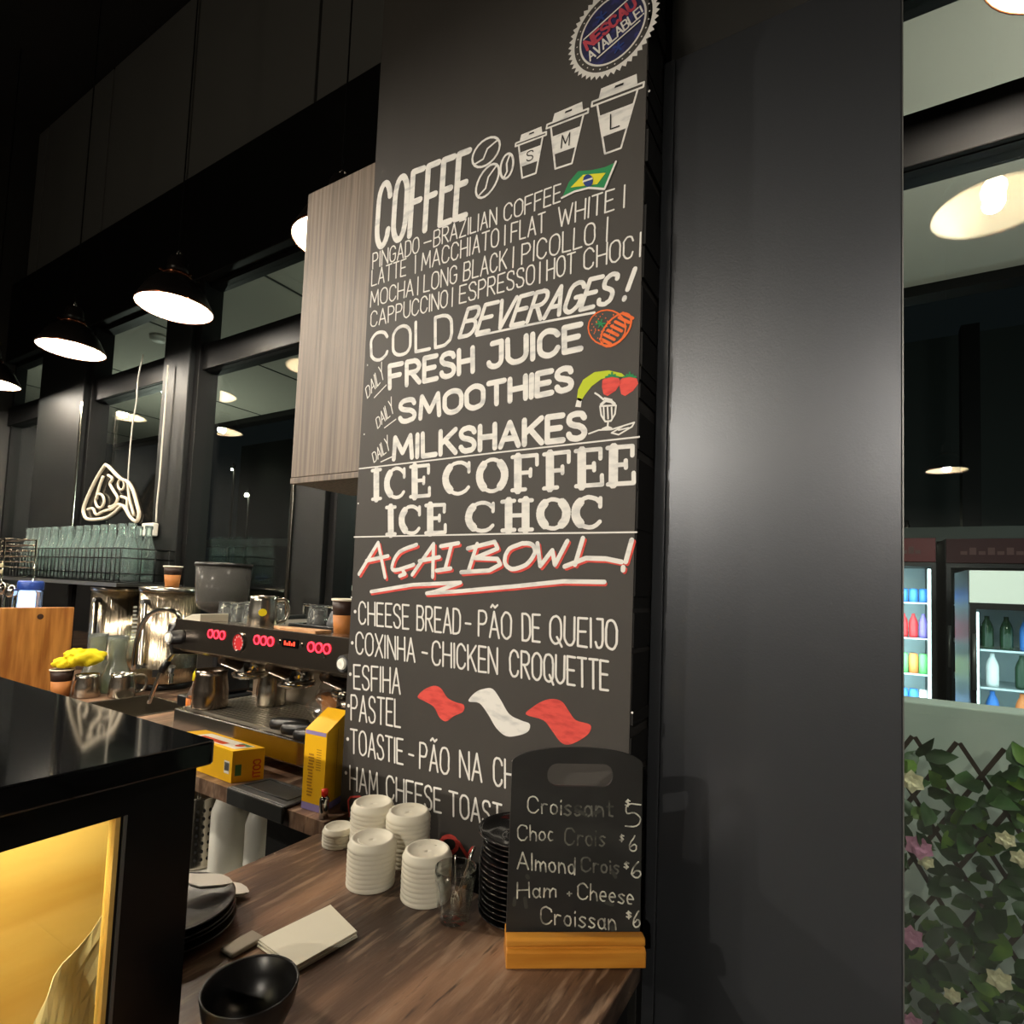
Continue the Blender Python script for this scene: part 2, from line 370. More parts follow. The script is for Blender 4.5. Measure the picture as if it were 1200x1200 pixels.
def ribbon(mb, pts, w, conv, lift=0.0, jit=0.0):
    """a painted stroke of width w (metres) through points of the board"""
    P = [conv(*p) for p in pts]
    ex, ey, nn = conv.ex, conv.ey, conv.nn
    q = [(p.dot(ex), p.dot(ey)) for p in P]
    q = [(a+random.uniform(-jit, jit), b+random.uniform(-jit, jit)) for a, b in q]
    o = P[0]-ex*P[0].dot(ex)-ey*P[0].dot(ey)+nn*lift
    h = w/2
    def put(l):
        CNT[0] += 1; k = nn*((CNT[0] % 31)*1.2e-5)
        return [o+ex*a+ey*b+k for a, b in l]
    for (a, b), (c, d) in zip(q, q[1:]):
        L = math.hypot(c-a, d-b)
        if L < 1e-6: continue
        nx, ny = -(d-b)/L*h, (c-a)/L*h
        mb.add(put([(a+nx, b+ny), (a-nx, b-ny), (c-nx, d-ny), (c+nx, d+ny)]), [[0, 1, 2, 3]])
    for a, b in q:
        mb.add(put([(a+h*math.cos(k*math.pi/4+.39), b+h*math.sin(k*math.pi/4+.39)) for k in range(8)]), [list(range(8))])
class BoardConv:
    ex, ey, nn = Vector((1, 0, 0)), Vector((0, 0, 1)), Vector((0, -1, 0))
    def __call__(s, px, py): return on_wall(px, py, BY-.0006)
BC = BoardConv()
def fill(mb, pts, conv=BC, lift=0.0):
    P = [conv(*p)+conv.nn*lift for p in pts]; mb.add(P, [list(range(len(P)))])
def write(mb, word, xs, xe, line, w, slant=0.0, conv=BC, gap=.32, wf=None, jit=.0006, lift=0.0):
    """word between columns xs..xe of a photo line: line = (xl, base_l, cap_l, xr, base_r, cap_r)"""
    xl, bl, cl, xr, br, cr = line
    st, T = word_strokes(word, gap)
    for s in st:
        pts = []
        for gx, gy in s:
            x = xs+(xe-xs)*gx; t = (x-xl)/(xr-xl)
            b = bl+(br-bl)*t; c = cl+(cr-cl)*t
            pts.append((x+slant*(b-c)*gy, b+(c-b)*gy))
        ribbon(mb, pts, w, conv, lift, jit)
def zA(x, y): return (400+x/3, y/3)
def zB(x, y): return (400+x/3, 300+y/3)
def zC(x, y): return (380+x/3, 620+y/3)
def line(zf, xl, bl, cl, xr, br, cr):
    a, b = zf(xl, bl); _, c = zf(xl, cl); d, e = zf(xr, br); _, f = zf(xr, cr)
    return (a, b, c, d, e, f)
def words(mb, zf, ln, items, w, **k):
    L = line(zf, *ln)
    for word, x0, x1 in items: write(mb, word, zf(x0, 0)[0], zf(x1, 0)[0], L, w, **k)

tx = MB(); words(tx, zA, (125, 872, 650, 448, 752, 525), [('COFFEE', 122, 436)], .0165, slant=.06, gap=.42, jit=.0004)
tx.build('heading_lettering', M['chalk'], board)['label'] = 'bold condensed white COFFEE heading'
tx = MB()
words(tx, zA, (110, 945, 892, 770, 708, 646), [('PINGADO', 110, 272), ('-', 290, 315), ('BRAZILIAN', 325, 545), ('COFFEE', 572, 770)], .0036, slant=.03)
words(tx, zA, (105, 1006, 951, 1000, 724, 650), [('LATTE', 107, 226), ('|', 258, 261), ('MACCHIATO', 283, 552), ('|', 573, 576), ('FLAT', 597, 715), ('WHITE', 762, 958), ('|', 992, 995)], .0036, slant=.03)
words(tx, zA, (103, 1080, 1026, 935, 843, 766), [('MOCHA', 103, 252), ('|', 267, 270), ('LONG', 290, 405), ('BLACK', 430, 580), ('|', 602, 605), ('PICOLLO', 634, 890), ('|', 932, 935)], .0036, slant=.03)
words(tx, zA, (103, 1150, 1097, 1055, 896, 818), [('CAPPUCCINO', 103, 372), ('|', 388, 391), ('ESPRESSO', 415, 678), ('|', 695, 698), ('HOT', 722, 820), ('CHOC', 852, 1025), ('|', 1049, 1052)], .0036, slant=.03)
tx.build('drink_list_lettering', M['thin_chalk'], board)['label'] = 'four lines of thin white coffee drink names'
tx = MB()
words(tx, zB, (105, 372, 275, 390, 308, 200), [('COLD', 105, 388)], .0088)
words(tx, zB, (415, 286, 186, 1000, 152, 45), [('BEVERAGES', 415, 945), ('!', 985, 1008)], .0098, slant=.32, gap=.25)
ribbon(tx, [zB(475, 281), zB(690, 236), zB(890, 199)], .005, BC)
tx.build('heading_lettering', M['chalk'], board)['label'] = 'white COLD BEVERAGES! heading with underline'; tx = MB()
words(tx, zB, (165, 466, 388, 848, 325, 238), [('FRESH', 170, 462)], .0128); tx.build('cold_drink_lettering', M['chalk'], board)['label'] = 'white FRESH lettering'; tx = MB()
words(tx, zB, (165, 466, 388, 848, 325, 238), [('JUICE', 512, 842)], .0128)
tx.build('cold_drink_lettering', M['chalk'], board)['label'] = 'white JUICE lettering'; tx = MB()
words(tx, zB, (200, 586, 512, 815, 466, 390), [('SMOOTHIES', 206, 810)], .0128)
tx.build('cold_drink_lettering', M['chalk'], board)['label'] = 'white SMOOTHIES lettering'; tx = MB()
words(tx, zB, (178, 715, 640, 860, 638, 550), [('MILKSH', 184, 540)], .0128); tx.build('cold_drink_lettering', M['chalk'], board)['label'] = 'white MILKSH lettering'; tx = MB()
words(tx, zB, (178, 715, 640, 860, 638, 550), [('AKES', 560, 856)], .0128)
tx.build('cold_drink_lettering', M['chalk'], board)['label'] = 'white AKES lettering ending the word MILKSHAKES'
tx = MB()
for (x0, y0, x1, y1, hx, hy) in ((92, 500, 152, 428, -8, -42), (128, 606, 186, 548, -8, -40), (115, 726, 172, 680, -8, -38)):
    st, T = word_strokes('DAILY', .3)
    for s in st:
        ribbon(tx, [zB(x0+(x1-x0)*gx+hx*gy*(.8+.5*gx), y0+(y1-y0)*gx+hy*gy*(.8+.5*gx)) for gx, gy in s], .0028, BC, jit=.0004)
    ribbon(tx, [zB(x0+24, y0-2), zB(x1+6, y1+26)], .003, BC)
tx.build('daily_lettering', M['thin_chalk'], board)['label'] = 'small slanted white DAILY beside each cold drink'
tx = MB()
ribbon(tx, [(421, 549.3), (590, 529.5), (749, 512)], .0034, BC); tx.build('ruled_line', M['thin_chalk'], board); tx = MB(); ribbon(tx, [(415, 629.3), (590, 625.6), (746, 623.7)], .0034, BC)
tx.build('ruled_line', M['thin_chalk'], board)
# slab letters
SL = {'I': (.5, [(1, [(.5,0),(.5,1)]), (0, [(.1,1),(.9,1)]), (0, [(.1,0),(.9,0)])]),
 'C': (.95, [(1, arc(.5,.5,.46,.47,130,232,6)), (0, arc(.52,.52,.46,.48,40,130,5)), (0, arc(.52,.48,.46,.48,232,322,5)), (0, [(.9,.95),(.9,.68)])]),
 'E': (.9, [(1, [(.22,0),(.22,1)]), (0, [(0,1),(.95,1),(.95,.74)]), (0, [(0,0),(1,0),(1,.26)]), (0, [(.25,.52),(.7,.52)]), (0, [(.7,.62),(.7,.42)])]),
 'F': (.9, [(1, [(.22,0),(.22,1)]), (0, [(0,1),(.95,1),(.95,.72)]), (0, [(0,0),(.5,0)]), (0, [(.25,.5),(.7,.5)]), (0, [(.7,.6),(.7,.4)])]),
 'O': (1, [(1, arc(.5,.5,.44,.47,130,230,5)), (1, arc(.5,.5,.44,.47,-50,50,5)), (0, arc(.5,.5,.44,.49,50,130,5)), (0, arc(.5,.5,.44,.49,230,310,5))]),
 'H': (1, [(1, [(.22,0),(.22,1)]), (1, [(.78,0),(.78,1)]), (0, [(.22,.5),(.78,.5)]), (0, [(0,1),(.42,1)]), (0, [(0,0),(.42,0)]), (0, [(.58,1),(1,1)]), (0, [(.58,0),(1,0)])])}
def slab(mb, word, xs, xe, L, w1, w0):
    T = sum(SL[c][0] for c in word)+.2*(len(word)-1); x = 0
    for c in word:
        for wt, s in SL[c][1]:
            pts = []
            for gx, gy in s:
                px = xs+(xe-xs)*(x+gx*SL[c][0])/T; t = (px-L[0])/(L[3]-L[0]); b = L[1]+(L[4]-L[1])*t; cc = L[2]+(L[5]-L[2])*t
                pts.append((px, b+(cc-b)*(.06+.88*gy)))
            ribbon(mb, pts, w1 if wt else w0, BC, 0, .0005)
        x += SL[c][0]+.2
tx = MB()
for zf, ln, wd, x0, x1 in ((zB, (105, 862, 748, 1028, 806, 658), 'ICE', 105, 310), (zB, (105, 862, 748, 1028, 806, 658), 'COFFEE', 362, 1028), (zB, (155, 985, 878, 920, 960, 838), 'ICE', 155, 366), (zB, (155, 985, 878, 920, 960, 838), 'CHOC', 443, 920)):
    slab(tx, wd, zf(x0, 0)[0], zf(x1, 0)[0], line(zf, *ln), .019, .0088)
tx.build('iced_drink_lettering', M['chalk'], board)['label'] = 'large white slab-serif ICE COFFEE and ICE CHOC'
# ACAI BOWL with its red shadow, and the brush sweep below it
AC = [[(62,1118),(130,1008),(155,1130)], [(88,1072),(165,1055)], [(265,1015),(205,1040),(180,1085),(190,1105),(255,1085)], [(218,1108),(225,1118),(205,1125)],
      [(250,1120),(325,1012),(322,1128)], [(275,1072),(345,1058)], [(350,1020),(412,1010)], [(388,1015),(365,1100)], [(335,1106),(385,1098)],
      [(478,1012),(448,1105)], [(445,1028),(540,1005),(550,1028),(470,1062),(550,1065),(560,1085),(520,1105),(422,1112)],
      [(640,1010),(590,1030),(575,1075),(600,1100),(650,1085),(680,1045),(672,1015),(640,1010)], [(690,1010),(700,1090),(742,1035),(752,1085),(795,1002)],
      [(850,992),(822,1085)], [(785,1092),(860,1062),(930,1065),(985,1076)], [(1022,998),(1000,1075)], [(992,1095),(990,1104)]]
SWP = [(105,1180),(250,1156),(420,1148),(330,1180),(300,1186),(420,1178),(600,1162),(780,1144),(925,1146)]
for dx, dz, m, nm, w, lift in ((6, 7, M['red_paint'], 'lettering_shadow', .0085, 0), (0, 0, M['chalk'], 'bowl_lettering', .0095, .0005)):
    tx = MB()
    for k_, s in enumerate(AC):
        if k_ in (2, 11): s = [tuple(p) for p in smooth(s)]
        ribbon(tx, [zB(x+dx, y+dz) for x, y in s], w, BC, lift, .0004)
    ribbon(tx, [zB(x+dx*.5, y+dz) for x, y in SWP], .0088, BC, lift)
    tx.build(nm, m, board)['label'] = 'white brush lettering AÇAI BOWL! with sweep' if lift else 'red drop shadow of the AÇAI BOWL lettering'
tx = MB()
for ln, it in (((120, 333, 255, 1030, 425, 322), [('CHEESE', 122, 297), ('BREAD', 326, 478), ('-', 496, 515), ('PÃO', 543, 657), ('DE', 697, 757), ('QUEIJO', 795, 1028)]),
               ((112, 437, 362, 1000, 567, 465), [('COXINHA', 112, 318), ('-', 345, 363), ('CHICKEN', 380, 608), ('CROQUETTE', 653, 998)]),
               ((103, 560, 478, 265, 580, 490), [('ESFIHA', 104, 266)]), ((94, 670, 583, 268, 696, 600), [('PASTEL', 95, 268)]),
               ((92, 786, 703, 662, 914, 815), [('TOASTIE', 93, 276), ('-', 298, 314), ('PÃO', 336, 438), ('NA', 476, 553), ('CH', 596, 664)]),
               ((88, 914, 832, 620, 1052, 968), [('HAM', 90, 188), ('CHEESE', 219, 410), ('TOAST', 440, 622)])):
    words(tx, zC, ln, it, .0047)
for x, y in ((108, 290), (98, 400), (91, 510), (85, 621), (82, 738), (76, 857)):
    p = zC(x, y); ribbon(tx, [p, (p[0]+.3, p[1])], .009, BC)
tx.build('food_list_lettering', M['thin_chalk'], board)['label'] = 'thin white list of breads and savoury snacks with dots'
# ---- drawings on the board
def cup_draw(name, zr, lab, letter, big):
    (ax, ay), (bx, by), (cx, cy), (dx, dy) = zr       # rim left, rim right, foot right, foot left, in the upper zoom
    def q(u, v):
        lx, ly = ax+(dx-ax)*v, ay+(dy-ay)*v; rx, ry = bx+(cx-bx)*v, by+(cy-by)*v
        return zA(lx+(rx-lx)*u, ly+(ry-ly)*u)
    t = MB(); w = .0042
    ribbon(t, [q(.06, .06), q(.1, 1), q(.9, 1), q(.94, .06)], w, BC); ribbon(t, [q(-.06, .06), q(-.03, -.02), q(1.04, -.02), q(1.06, .06), q(-.06, .06)], w, BC)
    fill(t, [q(.1, -.03), q(.17, -.2), q(.83, -.22), q(.9, -.03)]); fill(t, [q(.07, .28), q(.09, .68), q(.91, .68), q(.93, .28)])
    o = t.build('cup_drawing', M['chalk'], board); o['label'] = lab
    k = MB(); fill(k, [q(.42, -.11), q(.44, -.15), q(.6, -.15), q(.6, -.11)], lift=.0006); k.build('lid_hole', M['ink'], o); k = MB()
    st, T = word_strokes(letter)
    for s in st: ribbon(k, [q(.36+.28*gx, .6-.26*gy) for gx, gy in s], .0026*big, BC, .0006)
    k.build('size_letter', M['ink'], o)
cup_draw('s', ((617, 505), (716, 468), (690, 607), (630, 628)), 'smallest drawn takeaway cup, marked S', 'S', .9)
cup_draw('m', ((728, 440), (862, 388), (818, 572), (745, 596)), 'middle drawn takeaway cup, marked M', 'M', 1)
cup_draw('l', ((888, 360), (1056, 296), (990, 518), (920, 543)), 'largest drawn takeaway cup, marked L', 'L', 1.1)
for cx, cy, L, W, ang, in ((509, 535, 62, 36, 50), (514, 636, 66, 30, 62), (582, 584, 45, 21, 78)):
    t = MB(); ca, sa = math.cos(math.radians(ang)), math.sin(math.radians(ang))
    f = lambda u, v: zA(cx+u*ca*L+v*sa*W, cy-u*sa*L+v*ca*W)
    ribbon(t, [f(math.cos(k*.3142), math.sin(k*.3142)) for k in range(21)], .0055, BC); ribbon(t, [f(-.95, -.1), f(-.4, .22), f(.2, -.12), f(.95, .1)], .0045, BC)
    t.build('bean_drawing', M['chalk'], board)
# flag
t = MB(); fill(t, [zA(*p) for p in ((776,695),(800,640),(832,602),(880,598),(925,588),(966,570),(945,620),(926,664),(870,660),(820,672))]); fl = t.build('flag_drawing', M['green_paint'], board)
fl['label'] = 'small green waving flag with yellow diamond, painted on the board'
t = MB(); fill(t, [zA(*p) for p in ((806,660),(850,615),(930,608),(900,648))], lift=.0006); t.build('flag_diamond', M['yellow_paint'], fl)
t = MB(); fill(t, [zA(868+18*math.cos(k*.5236), 636-22*math.sin(k*.5236)) for k in range(12)], lift=.0012); t.build('flag_disc', M['blue_paint'], fl)
t = MB(); ribbon(t, [zA(*p) for p in ((776,697),(820,675),(870,662),(926,666),(966,570))], .0045, BC, .0012); ribbon(t, [zA(852, 640), zA(882, 630)], .004, BC, .0018); t.build('flag_outline', M['thin_chalk'], fl)
# round serrated seal at the top
scx, scz = -.417*BY, EYE+1.122*BY
class Disc:
    ex, ey, nn = BC.ex, BC.ey, BC.nn
    def __call__(s, u, v): return Vector((scx+u, BY-.0006, scz+v))
DC = Disc()
def ring(mb, r0, r1, n=72, teeth=0, lift=0):
    o = []; i = []
    for k in range(n):
        a = 2*math.pi*k/n; ro = r1+(teeth if k % 2 else 0)
        o.append(DC(ro*math.cos(a), ro*math.sin(a))+DC.nn*lift); i.append(DC(r0*math.cos(a), r0*math.sin(a))+DC.nn*lift)
    mb.add(o+i, [[k, (k+1) % n, n+(k+1) % n, n+k] for k in range(n)])
t = MB(); ring(t, .084, .091, 96, .008); ring(t, .0685, .0725, 72, 0, .0006)
for k in range(30): a = 2*math.pi*k/30; ribbon(t, [(.078*math.cos(a), .078*math.sin(a)), (.0782*math.cos(a), .078*math.sin(a))], .003, DC)
th = math.radians(22); e1 = lambda u, v: (u*math.cos(th)-v*math.sin(th), u*math.sin(th)+v*math.cos(th))
ribbon(t, [e1(-.055, .031), e1(.054, .031)], .0032, DC, .0012); ribbon(t, [e1(-.046, -.033), e1(.05, -.033)], .0032, DC, .0012)
st, T = word_strokes('AVAILABLE!', .25)
for s in st: ribbon(t, [e1(-.06+.122*gx, -.026+.022*gy) for gx, gy in s], .0034, DC, .0012)
seal = t.build('seal_drawing', M['thin_chalk'], board); seal['label'] = 'round white saw-edged seal at the top of the board'
t = MB(); fill(t, [(.069*math.cos(k*.2618), .069*math.sin(k*.2618)) for k in range(24)], DC); t.build('seal_disc', M['navy_paint'], seal)
t = MB(); st, T = word_strokes('NESCAU', .3)
for s in st: ribbon(t, [e1(-.056+.112*gx, .002+.024*gy) for gx, gy in s], .006, DC, .0012)
t.build('seal_lettering', M['pink_paint'], seal)
for u, v in ((-.008, .046), (-.003, -.048)):
    t = MB()
    for k in range(5):
        a = 1.57+k*1.2566; p = e1(u, v); ribbon(t, [p, (p[0]+.011*math.cos(a), p[1]+.011*math.sin(a))], .004, DC, .0012)
    t.build('seal_star', M['blue_paint'], seal)
# orange, banana, strawberries, milkshake
def ell(cx, cy, rx, ry, ang=0, a0=0, a1=360, n=20):
    c, s = math.cos(math.radians(ang)), math.sin(math.radians(ang)); o = []
    for k in range(n+1):
        a = math.radians(a0+(a1-a0)*k/n); u, v = rx*math.cos(a), ry*math.sin(a); o.append(zB(cx+u*c+v*s, cy-u*s+v*c))
    return o
t = MB(); ribbon(t, ell(934, 252, 66, 62), .003, BC); ribbon(t, ell(966, 260, 70, 38, 50), .004, BC)
for k in range(46):
    a, r = random.uniform(0, 6.28), math.sqrt(random.random())*55; p = zB(930+r*math.cos(a), 252+r*math.sin(a)); ribbon(t, [p, (p[0]+.2, p[1])], .0024, BC)
for k in range(-3, 4): ribbon(t, [zB(966-k*13-16, 260+k*15-14), zB(966-k*13+20, 260+k*15+4)], .006, BC)
od = t.build('orange_drawing', M['orange_paint'], board); od['label'] = 'orange drawn whole and halved beside FRESH JUICE'
t = MB()
for k in range(6): ribbon(t, [zB(912, 238), zB(912+16*math.cos(k), 238+14*math.sin(k))], .003, BC, .0008)
t.build('leaf_drawing', M['green_paint'], od)
t = MB(); fill(t, [zB(*p) for p in ((828,505),(832,470),(850,435),(890,408),(940,402),(985,412),(1000,425),(960,424),(915,432),(880,458),(855,490),(842,512))]); bd = t.build('banana_drawing', M['lime_paint'], board)
bd['label'] = 'yellow-green banana drawn beside SMOOTHIES'
t = MB(); fill(t, [zB(*p) for p in ((822,530),(830,498),(846,502),(842,532))]); t.build('banana_tip', M['chalk'], bd)
for cx, cy in ((944, 456), (1006, 456)):
    t = MB(); fill(t, [zB(cx+x, cy+y) for x, y in ((-26,-20),(-8,-34),(12,-32),(32,-26),(38,-8),(20,18),(-8,36),(-22,30),(-28,4))]); sd = t.build('strawberry_drawing', M['red_paint'], board)
    t = MB()
    for k in range(5): ribbon(t, [zB(cx+8, cy-34), zB(cx-14+k*11, cy-46+abs(k-2)*8)], .0036, BC, .0005)
    t.build('leaf_drawing', M['green_paint'], sd)
t = MB(); ribbon(t, [zB(*p) for p in ((910,528),(914,560),(928,582),(948,580),(962,556),(966,525),(910,528))], .0036, BC)
for x in (922, 936, 950): ribbon(t, [zB(x, 532), zB(x+2, 572)], .0032, BC)
ribbon(t, [zB(*p) for p in ((938,582),(936,600),(918,608),(950,606),(936,600))], .0036, BC); ribbon(t, [zB(914, 522), zB(930, 508), zB(950, 512), zB(960, 520)], .006, BC); ribbon(t, [zB(922, 505), zB(905, 490), zB(892, 482)], .0036, BC); ribbon(t, [zB(925, 500), zB(950, 506)], .004, BC)
ribbon(t, [zB(*p) for p in ((870,625),(905,612),(950,610),(1030,585),(1022,600),(975,628),(950,622),(990,598))], .0032, BC); ribbon(t, [zB(975, 612), zB(1010, 604)], .003, BC)
t.build('milkshake_drawing', M['thin_chalk'], board)['label'] = 'milkshake glass outlined in white beside MILKSHAKES'
# three wavy strips
for pts, m in ((((328,590),(350,565),(385,551),(410,560),(432,592),(460,608),(490,618),(488,642),(455,658),(428,676),(405,662),(385,625),(350,604)), 'red_paint'),
               (((507,605),(530,575),(560,562),(592,562),(620,600),(650,650),(690,672),(722,685),(716,712),(680,726),(640,728),(605,700),(575,650),(545,612)), 'chalk'),
               (((709,652),(730,628),(765,606),(800,597),(835,606),(860,640),(885,672),(935,688),(930,718),(895,744),(858,758),(830,748),(800,708),(770,672)), 'red_paint')):
    t = MB(); fill(t, [zC(*p) for p in smooth(pts, True)]); t.build('strip_drawing', M[m], board)
t = MB(); ribbon(t, [zC(*p) for p in ((88,1010),(84,955),(92,942),(125,940),(138,952),(140,1010))], .0045, BC); ribbon(t, [zC(114+15*math.cos(k*.5), 985+18*math.sin(k*.5)) for k in range(14)], .0045, BC)
t.build('camera_drawing', M['red_paint'], board)['label'] = 'small red rounded-square outline near the bottom left of the board'
t = MB(); ribbon(t, [(526+10*math.cos(k*.45), 990+10*math.sin(k*.45)) for k in range(15)], .009, BC); ribbon(t, [(537.5, 987), (548, 1004), (554, 994)], .008, BC)
t.build('red_lettering', M['red_paint'], board)['label'] = 'bold red letters low on the board behind the tumbler'

# ------------------------------------------------------------------ worktops
M['top_wood'] = mat('worn_dark_wood', S(164,128,100), .34, noise=(S(62,47,38), (7,1.6,4), 8, .36, .66), bump=((90,9,10), .3))
_nt = M['top_wood'].node_tree; _b = _nt.nodes['Principled BSDF']; _rp = [n for n in _nt.nodes if n.type == 'VALTORGB'][0]
_e = _rp.color_ramp.elements.new(.5); _e.color = S(104, 79, 62)
_tc = [n for n in _nt.nodes if n.type == 'TEX_COORD'][0]
def _worn(scale, lo, hi, colour, prev):
    mp = _nt.nodes.new('ShaderNodeMapping'); mp.inputs['Scale'].default_value = scale; _nt.links.new(_tc.outputs['Object'], mp.inputs[0])
    n = _nt.nodes.new('ShaderNodeTexNoise'); n.inputs['Scale'].default_value = 1; n.inputs['Detail'].default_value = 7; _nt.links.new(mp.outputs[0], n.inputs['Vector'])
    r = _nt.nodes.new('ShaderNodeMapRange'); r.inputs[1].default_value = lo; r.inputs[2].default_value = hi; r.inputs[4].default_value = .75; _nt.links.new(n.outputs[0], r.inputs[0])
    mx = _nt.nodes.new('ShaderNodeMix'); mx.data_type = 'RGBA'; mx.inputs[7].default_value = colour
    _nt.links.new(r.outputs[0], mx.inputs[0]); _nt.links.new(prev, mx.inputs[6]); _nt.links.new(mx.outputs[2], _b.inputs['Base Color']); return mx.outputs[2]
_o = _worn((60, 7, 20), .52, .72, S(168, 142, 118), _rp.outputs[0])       # pale scratches along the grain
_o = _worn((120, 14, 30), .60, .72, S(52, 42, 36), _o)                    # dark pores
M['black_gloss'] = mat('black_gloss', S(10,10,11), .06, spec=.6)
M['black_matt'] = mat('black_matt', S(17,17,17), .55)
M['steel'] = mat('brushed_steel', S(176,170,158), .24, metal=1)
M['chrome'] = mat('chrome', S(200,198,192), .07, metal=1)
M['black_plastic'] = mat('black_plastic', S(24,24,25), .35)
M['white_plastic'] = mat('white_plastic', S(226,224,212), .45)
def shift_obj(): pass
t = MB(); t.box((-1.05, .435, BAR-.04), (-.288, .925, BAR)); t.box((-.705, .2, BAR-.04), (-.288, .4349, BAR))
bar = tag(t.build('bar_worktop', M['top_wood'], None, .003), 'worn dark wood bar worktop carrying the lid stacks and the small chalkboard', 'worktop')
t = MB(); t.box((-1.02, .46, 0), (-.30, .90, BAR-.0405)); 
tag(t.build('bar_cabinet', M['black_matt']), 'black cabinet under the wooden bar worktop', 'cabinet')
# back worktop with the sink cut out
sx0, sx1, sy0, sy1 = -2.80, -2.40, 1.14, 1.42
t = MB()
for a, b in (((-6.2, .945), (sx0, 1.78)), ((sx1, .945), (-1.052, 1.78)), ((sx0, .945), (sx1, sy0)), ((sx0, sy1), (sx1, 1.78))):
    t.box((a[0], a[1], BACK-.04), (b[0], b[1], BACK))
tag(t.build('back_worktop', M['top_wood']), 'long dark wood back worktop under the coffee machine and urns', 'worktop')
t = MB()
d = .16; w = .012
t.box((sx0, sy0, BACK-d), (sx1, sy1, BACK-d+.006)); t.box((sx0+.0005, sy0+.0005, BACK-d+.006), (sx0+w, sy1-.0005, BACK+.003)); t.box((sx1-w, sy0+.0005, BACK-d+.006), (sx1-.0005, sy1-.0005, BACK+.003))
t.box((sx0+w, sy0+.0005, BACK-d+.006), (sx1-w, sy0+w, BACK+.003)); t.box((sx0+w, sy1-w, BACK-d+.006), (sx1-w, sy1-.0005, BACK+.003))
sk = empty('sink', (-2.6, 1.28, BACK-d), 'small steel sink set into the back worktop left of the coffee machine', 'sink')
t.build('basin', M['steel'], sk, .004)
t = MB(); t.lathe([(0, 0), (.022, 0), (.022, .003), (0, .004)], (-2.6, 1.28, BACK-d+.0065)); t.build('drain', M['chrome'], sk)
# under the back worktop: open shelf
M['shelf_white'] = mat('white_laminate', S(214,212,202), .5)
t = MB(); t.box((-6.2, 1.0, .60), (-1.06, 1.78, .64)); t.box((-6.2, 1.70, .64), (-1.06, 1.72, .9245)); t.box((-6.2, 1.0, 0), (-1.06, 1.05, .60))
tag(t.build('under_shelf', M['shelf_white']), 'pale shelf under the back worktop holding the cutlery canister', 'shelf')
t = MB(); t.box((-1.285, .965, .6405), (-1.06, 1.0, .9245)); tag(t.build('black_cupboard', M['black_matt']), 'black cupboard front under the back worktop beside the bar', 'cupboard')

# ------------------------------------------------------------------ grey wood wall cabinet beside the board
wc = empty('wall_cabinet', (-1.23, 1.04, EYE+.27), 'grey wood grain wall cabinet hung left of the menu board', 'cabinet')
cx0, cx1, cz0, cz1 = -1.372, bx0-.002, EYE+.268, EYE+1.128
t = MB(); t.box((cx0, 1.058, cz0+.002), (cx1, 1.27, cz1)); t.build('body', M['wood_grey'], wc, .002)
t = MB(); t.box((cx0, 1.038, cz0+.018), (cx1, 1.0575, cz1-.002)); t.build('door', M['wood_grey'], wc, .0015)
t = MB(); t.box((cx0, 1.036, cz0), (cx1, 1.0575, cz0+.0165)); t.build('bottom_rail', M['wood_grey'], wc, .0015)

# ------------------------------------------------------------------ pendant lamps
M['shade_out'] = mat('black_enamel', S(30,26,24), .3, spec=.6)
M['shade_in'] = mat('cream_enamel', S(244,236,214), .6)
M['copper'] = mat('copper', S(190,120,88), .22, metal=1)
M['bulb'] = mat('bulb', (1,1,1,1), .5, emit=(1, .80, .55, 1), es=30)
M['cord'] = mat('black_cord', S(18,18,18), .6)
RIM = EYE+1.33
def make_lamp(loc, label):
    x, y = loc; r = empty('pendant_lamp', (x, y, RIM), label, 'lamp', 'black dome pendant lamps on long cords')
    c = (x, y, RIM)
    t = MB(); t.lathe([(.172, .0), (.172, .006), (.160, .035), (.135, .085), (.105, .125), (.075, .15), (.05, .162)], c, 40); t.keep_normals = True; t.build('shade', M['shade_out'], r)
    t = MB(); t.lathe([(.1705, .001), (.1575, .035), (.1325, .084), (.103, .123), (.073, .1475), (.03, .158), (0, .159)], c, 40); t.keep_normals = True; t.build('reflector', M['shade_in'], r)
    t = MB(); t.lathe([(.1722, -.004), (.1745, -.001), (.1745, .006), (.1722, .008), (.1716, .002)], c, 40, close=True); t.build('rim_ring', M['copper'], r)
    t = MB(); t.lathe([(.0505, .158), (.062, .160), (.064, .170), (.052, .178), (.0505, .178)], c, 24); k = t.build('collar', M['copper'], r)
    t = MB()
    for q in range(3):
        a = q*2.094+.4; t.cyl((x+.06*math.cos(a), y+.06*math.sin(a), RIM+.168), (x+.08*math.cos(a), y+.08*math.sin(a), RIM+.172), .006, seg=8)
    t.build('thumb_screw', M['copper'], k)
    t = MB(); t.lathe([(0, .17), (.048, .178), (.05, .205), (.046, .212), (.046, .24), (.036, .262), (.02, .268), (0, .27)], c, 24); s = t.build('socket_cap', M['shade_out'], r)
    t = MB(); t.tube([(x+.017*math.cos(k*.349), y, RIM+.278+.021*math.sin(k*.349)) for k in range(19)], .0038, 6); t.build('loop', M['chrome'], s)
    t = MB(); t.cyl((x, y, RIM+.297), (x, y, CEIL), .0035, seg=6); t.build('cord', M['cord'], r)
    t = MB(); t.sphere((x, y, RIM+.062), .036); t.cyl((x, y, RIM+.09), (x, y, RIM+.155), .02, .022, 12); b = t.build('bulb', M['bulb'], r)
    d = bpy.data.lights.new('lamp_light', 'POINT'); d.energy = LAMP_W; d.color = WARM; d.shadow_soft_size = .03
    o = bpy.data.objects.new('lamp_light', d); COL.objects.link(o); o.parent = r; o.location = (0, 0, .018)
    return r
L0 = make_lamp((-2.92, 1.47), 'black dome pendant lamp glowing brightest, in front of the window, second whole lamp from the left edge')
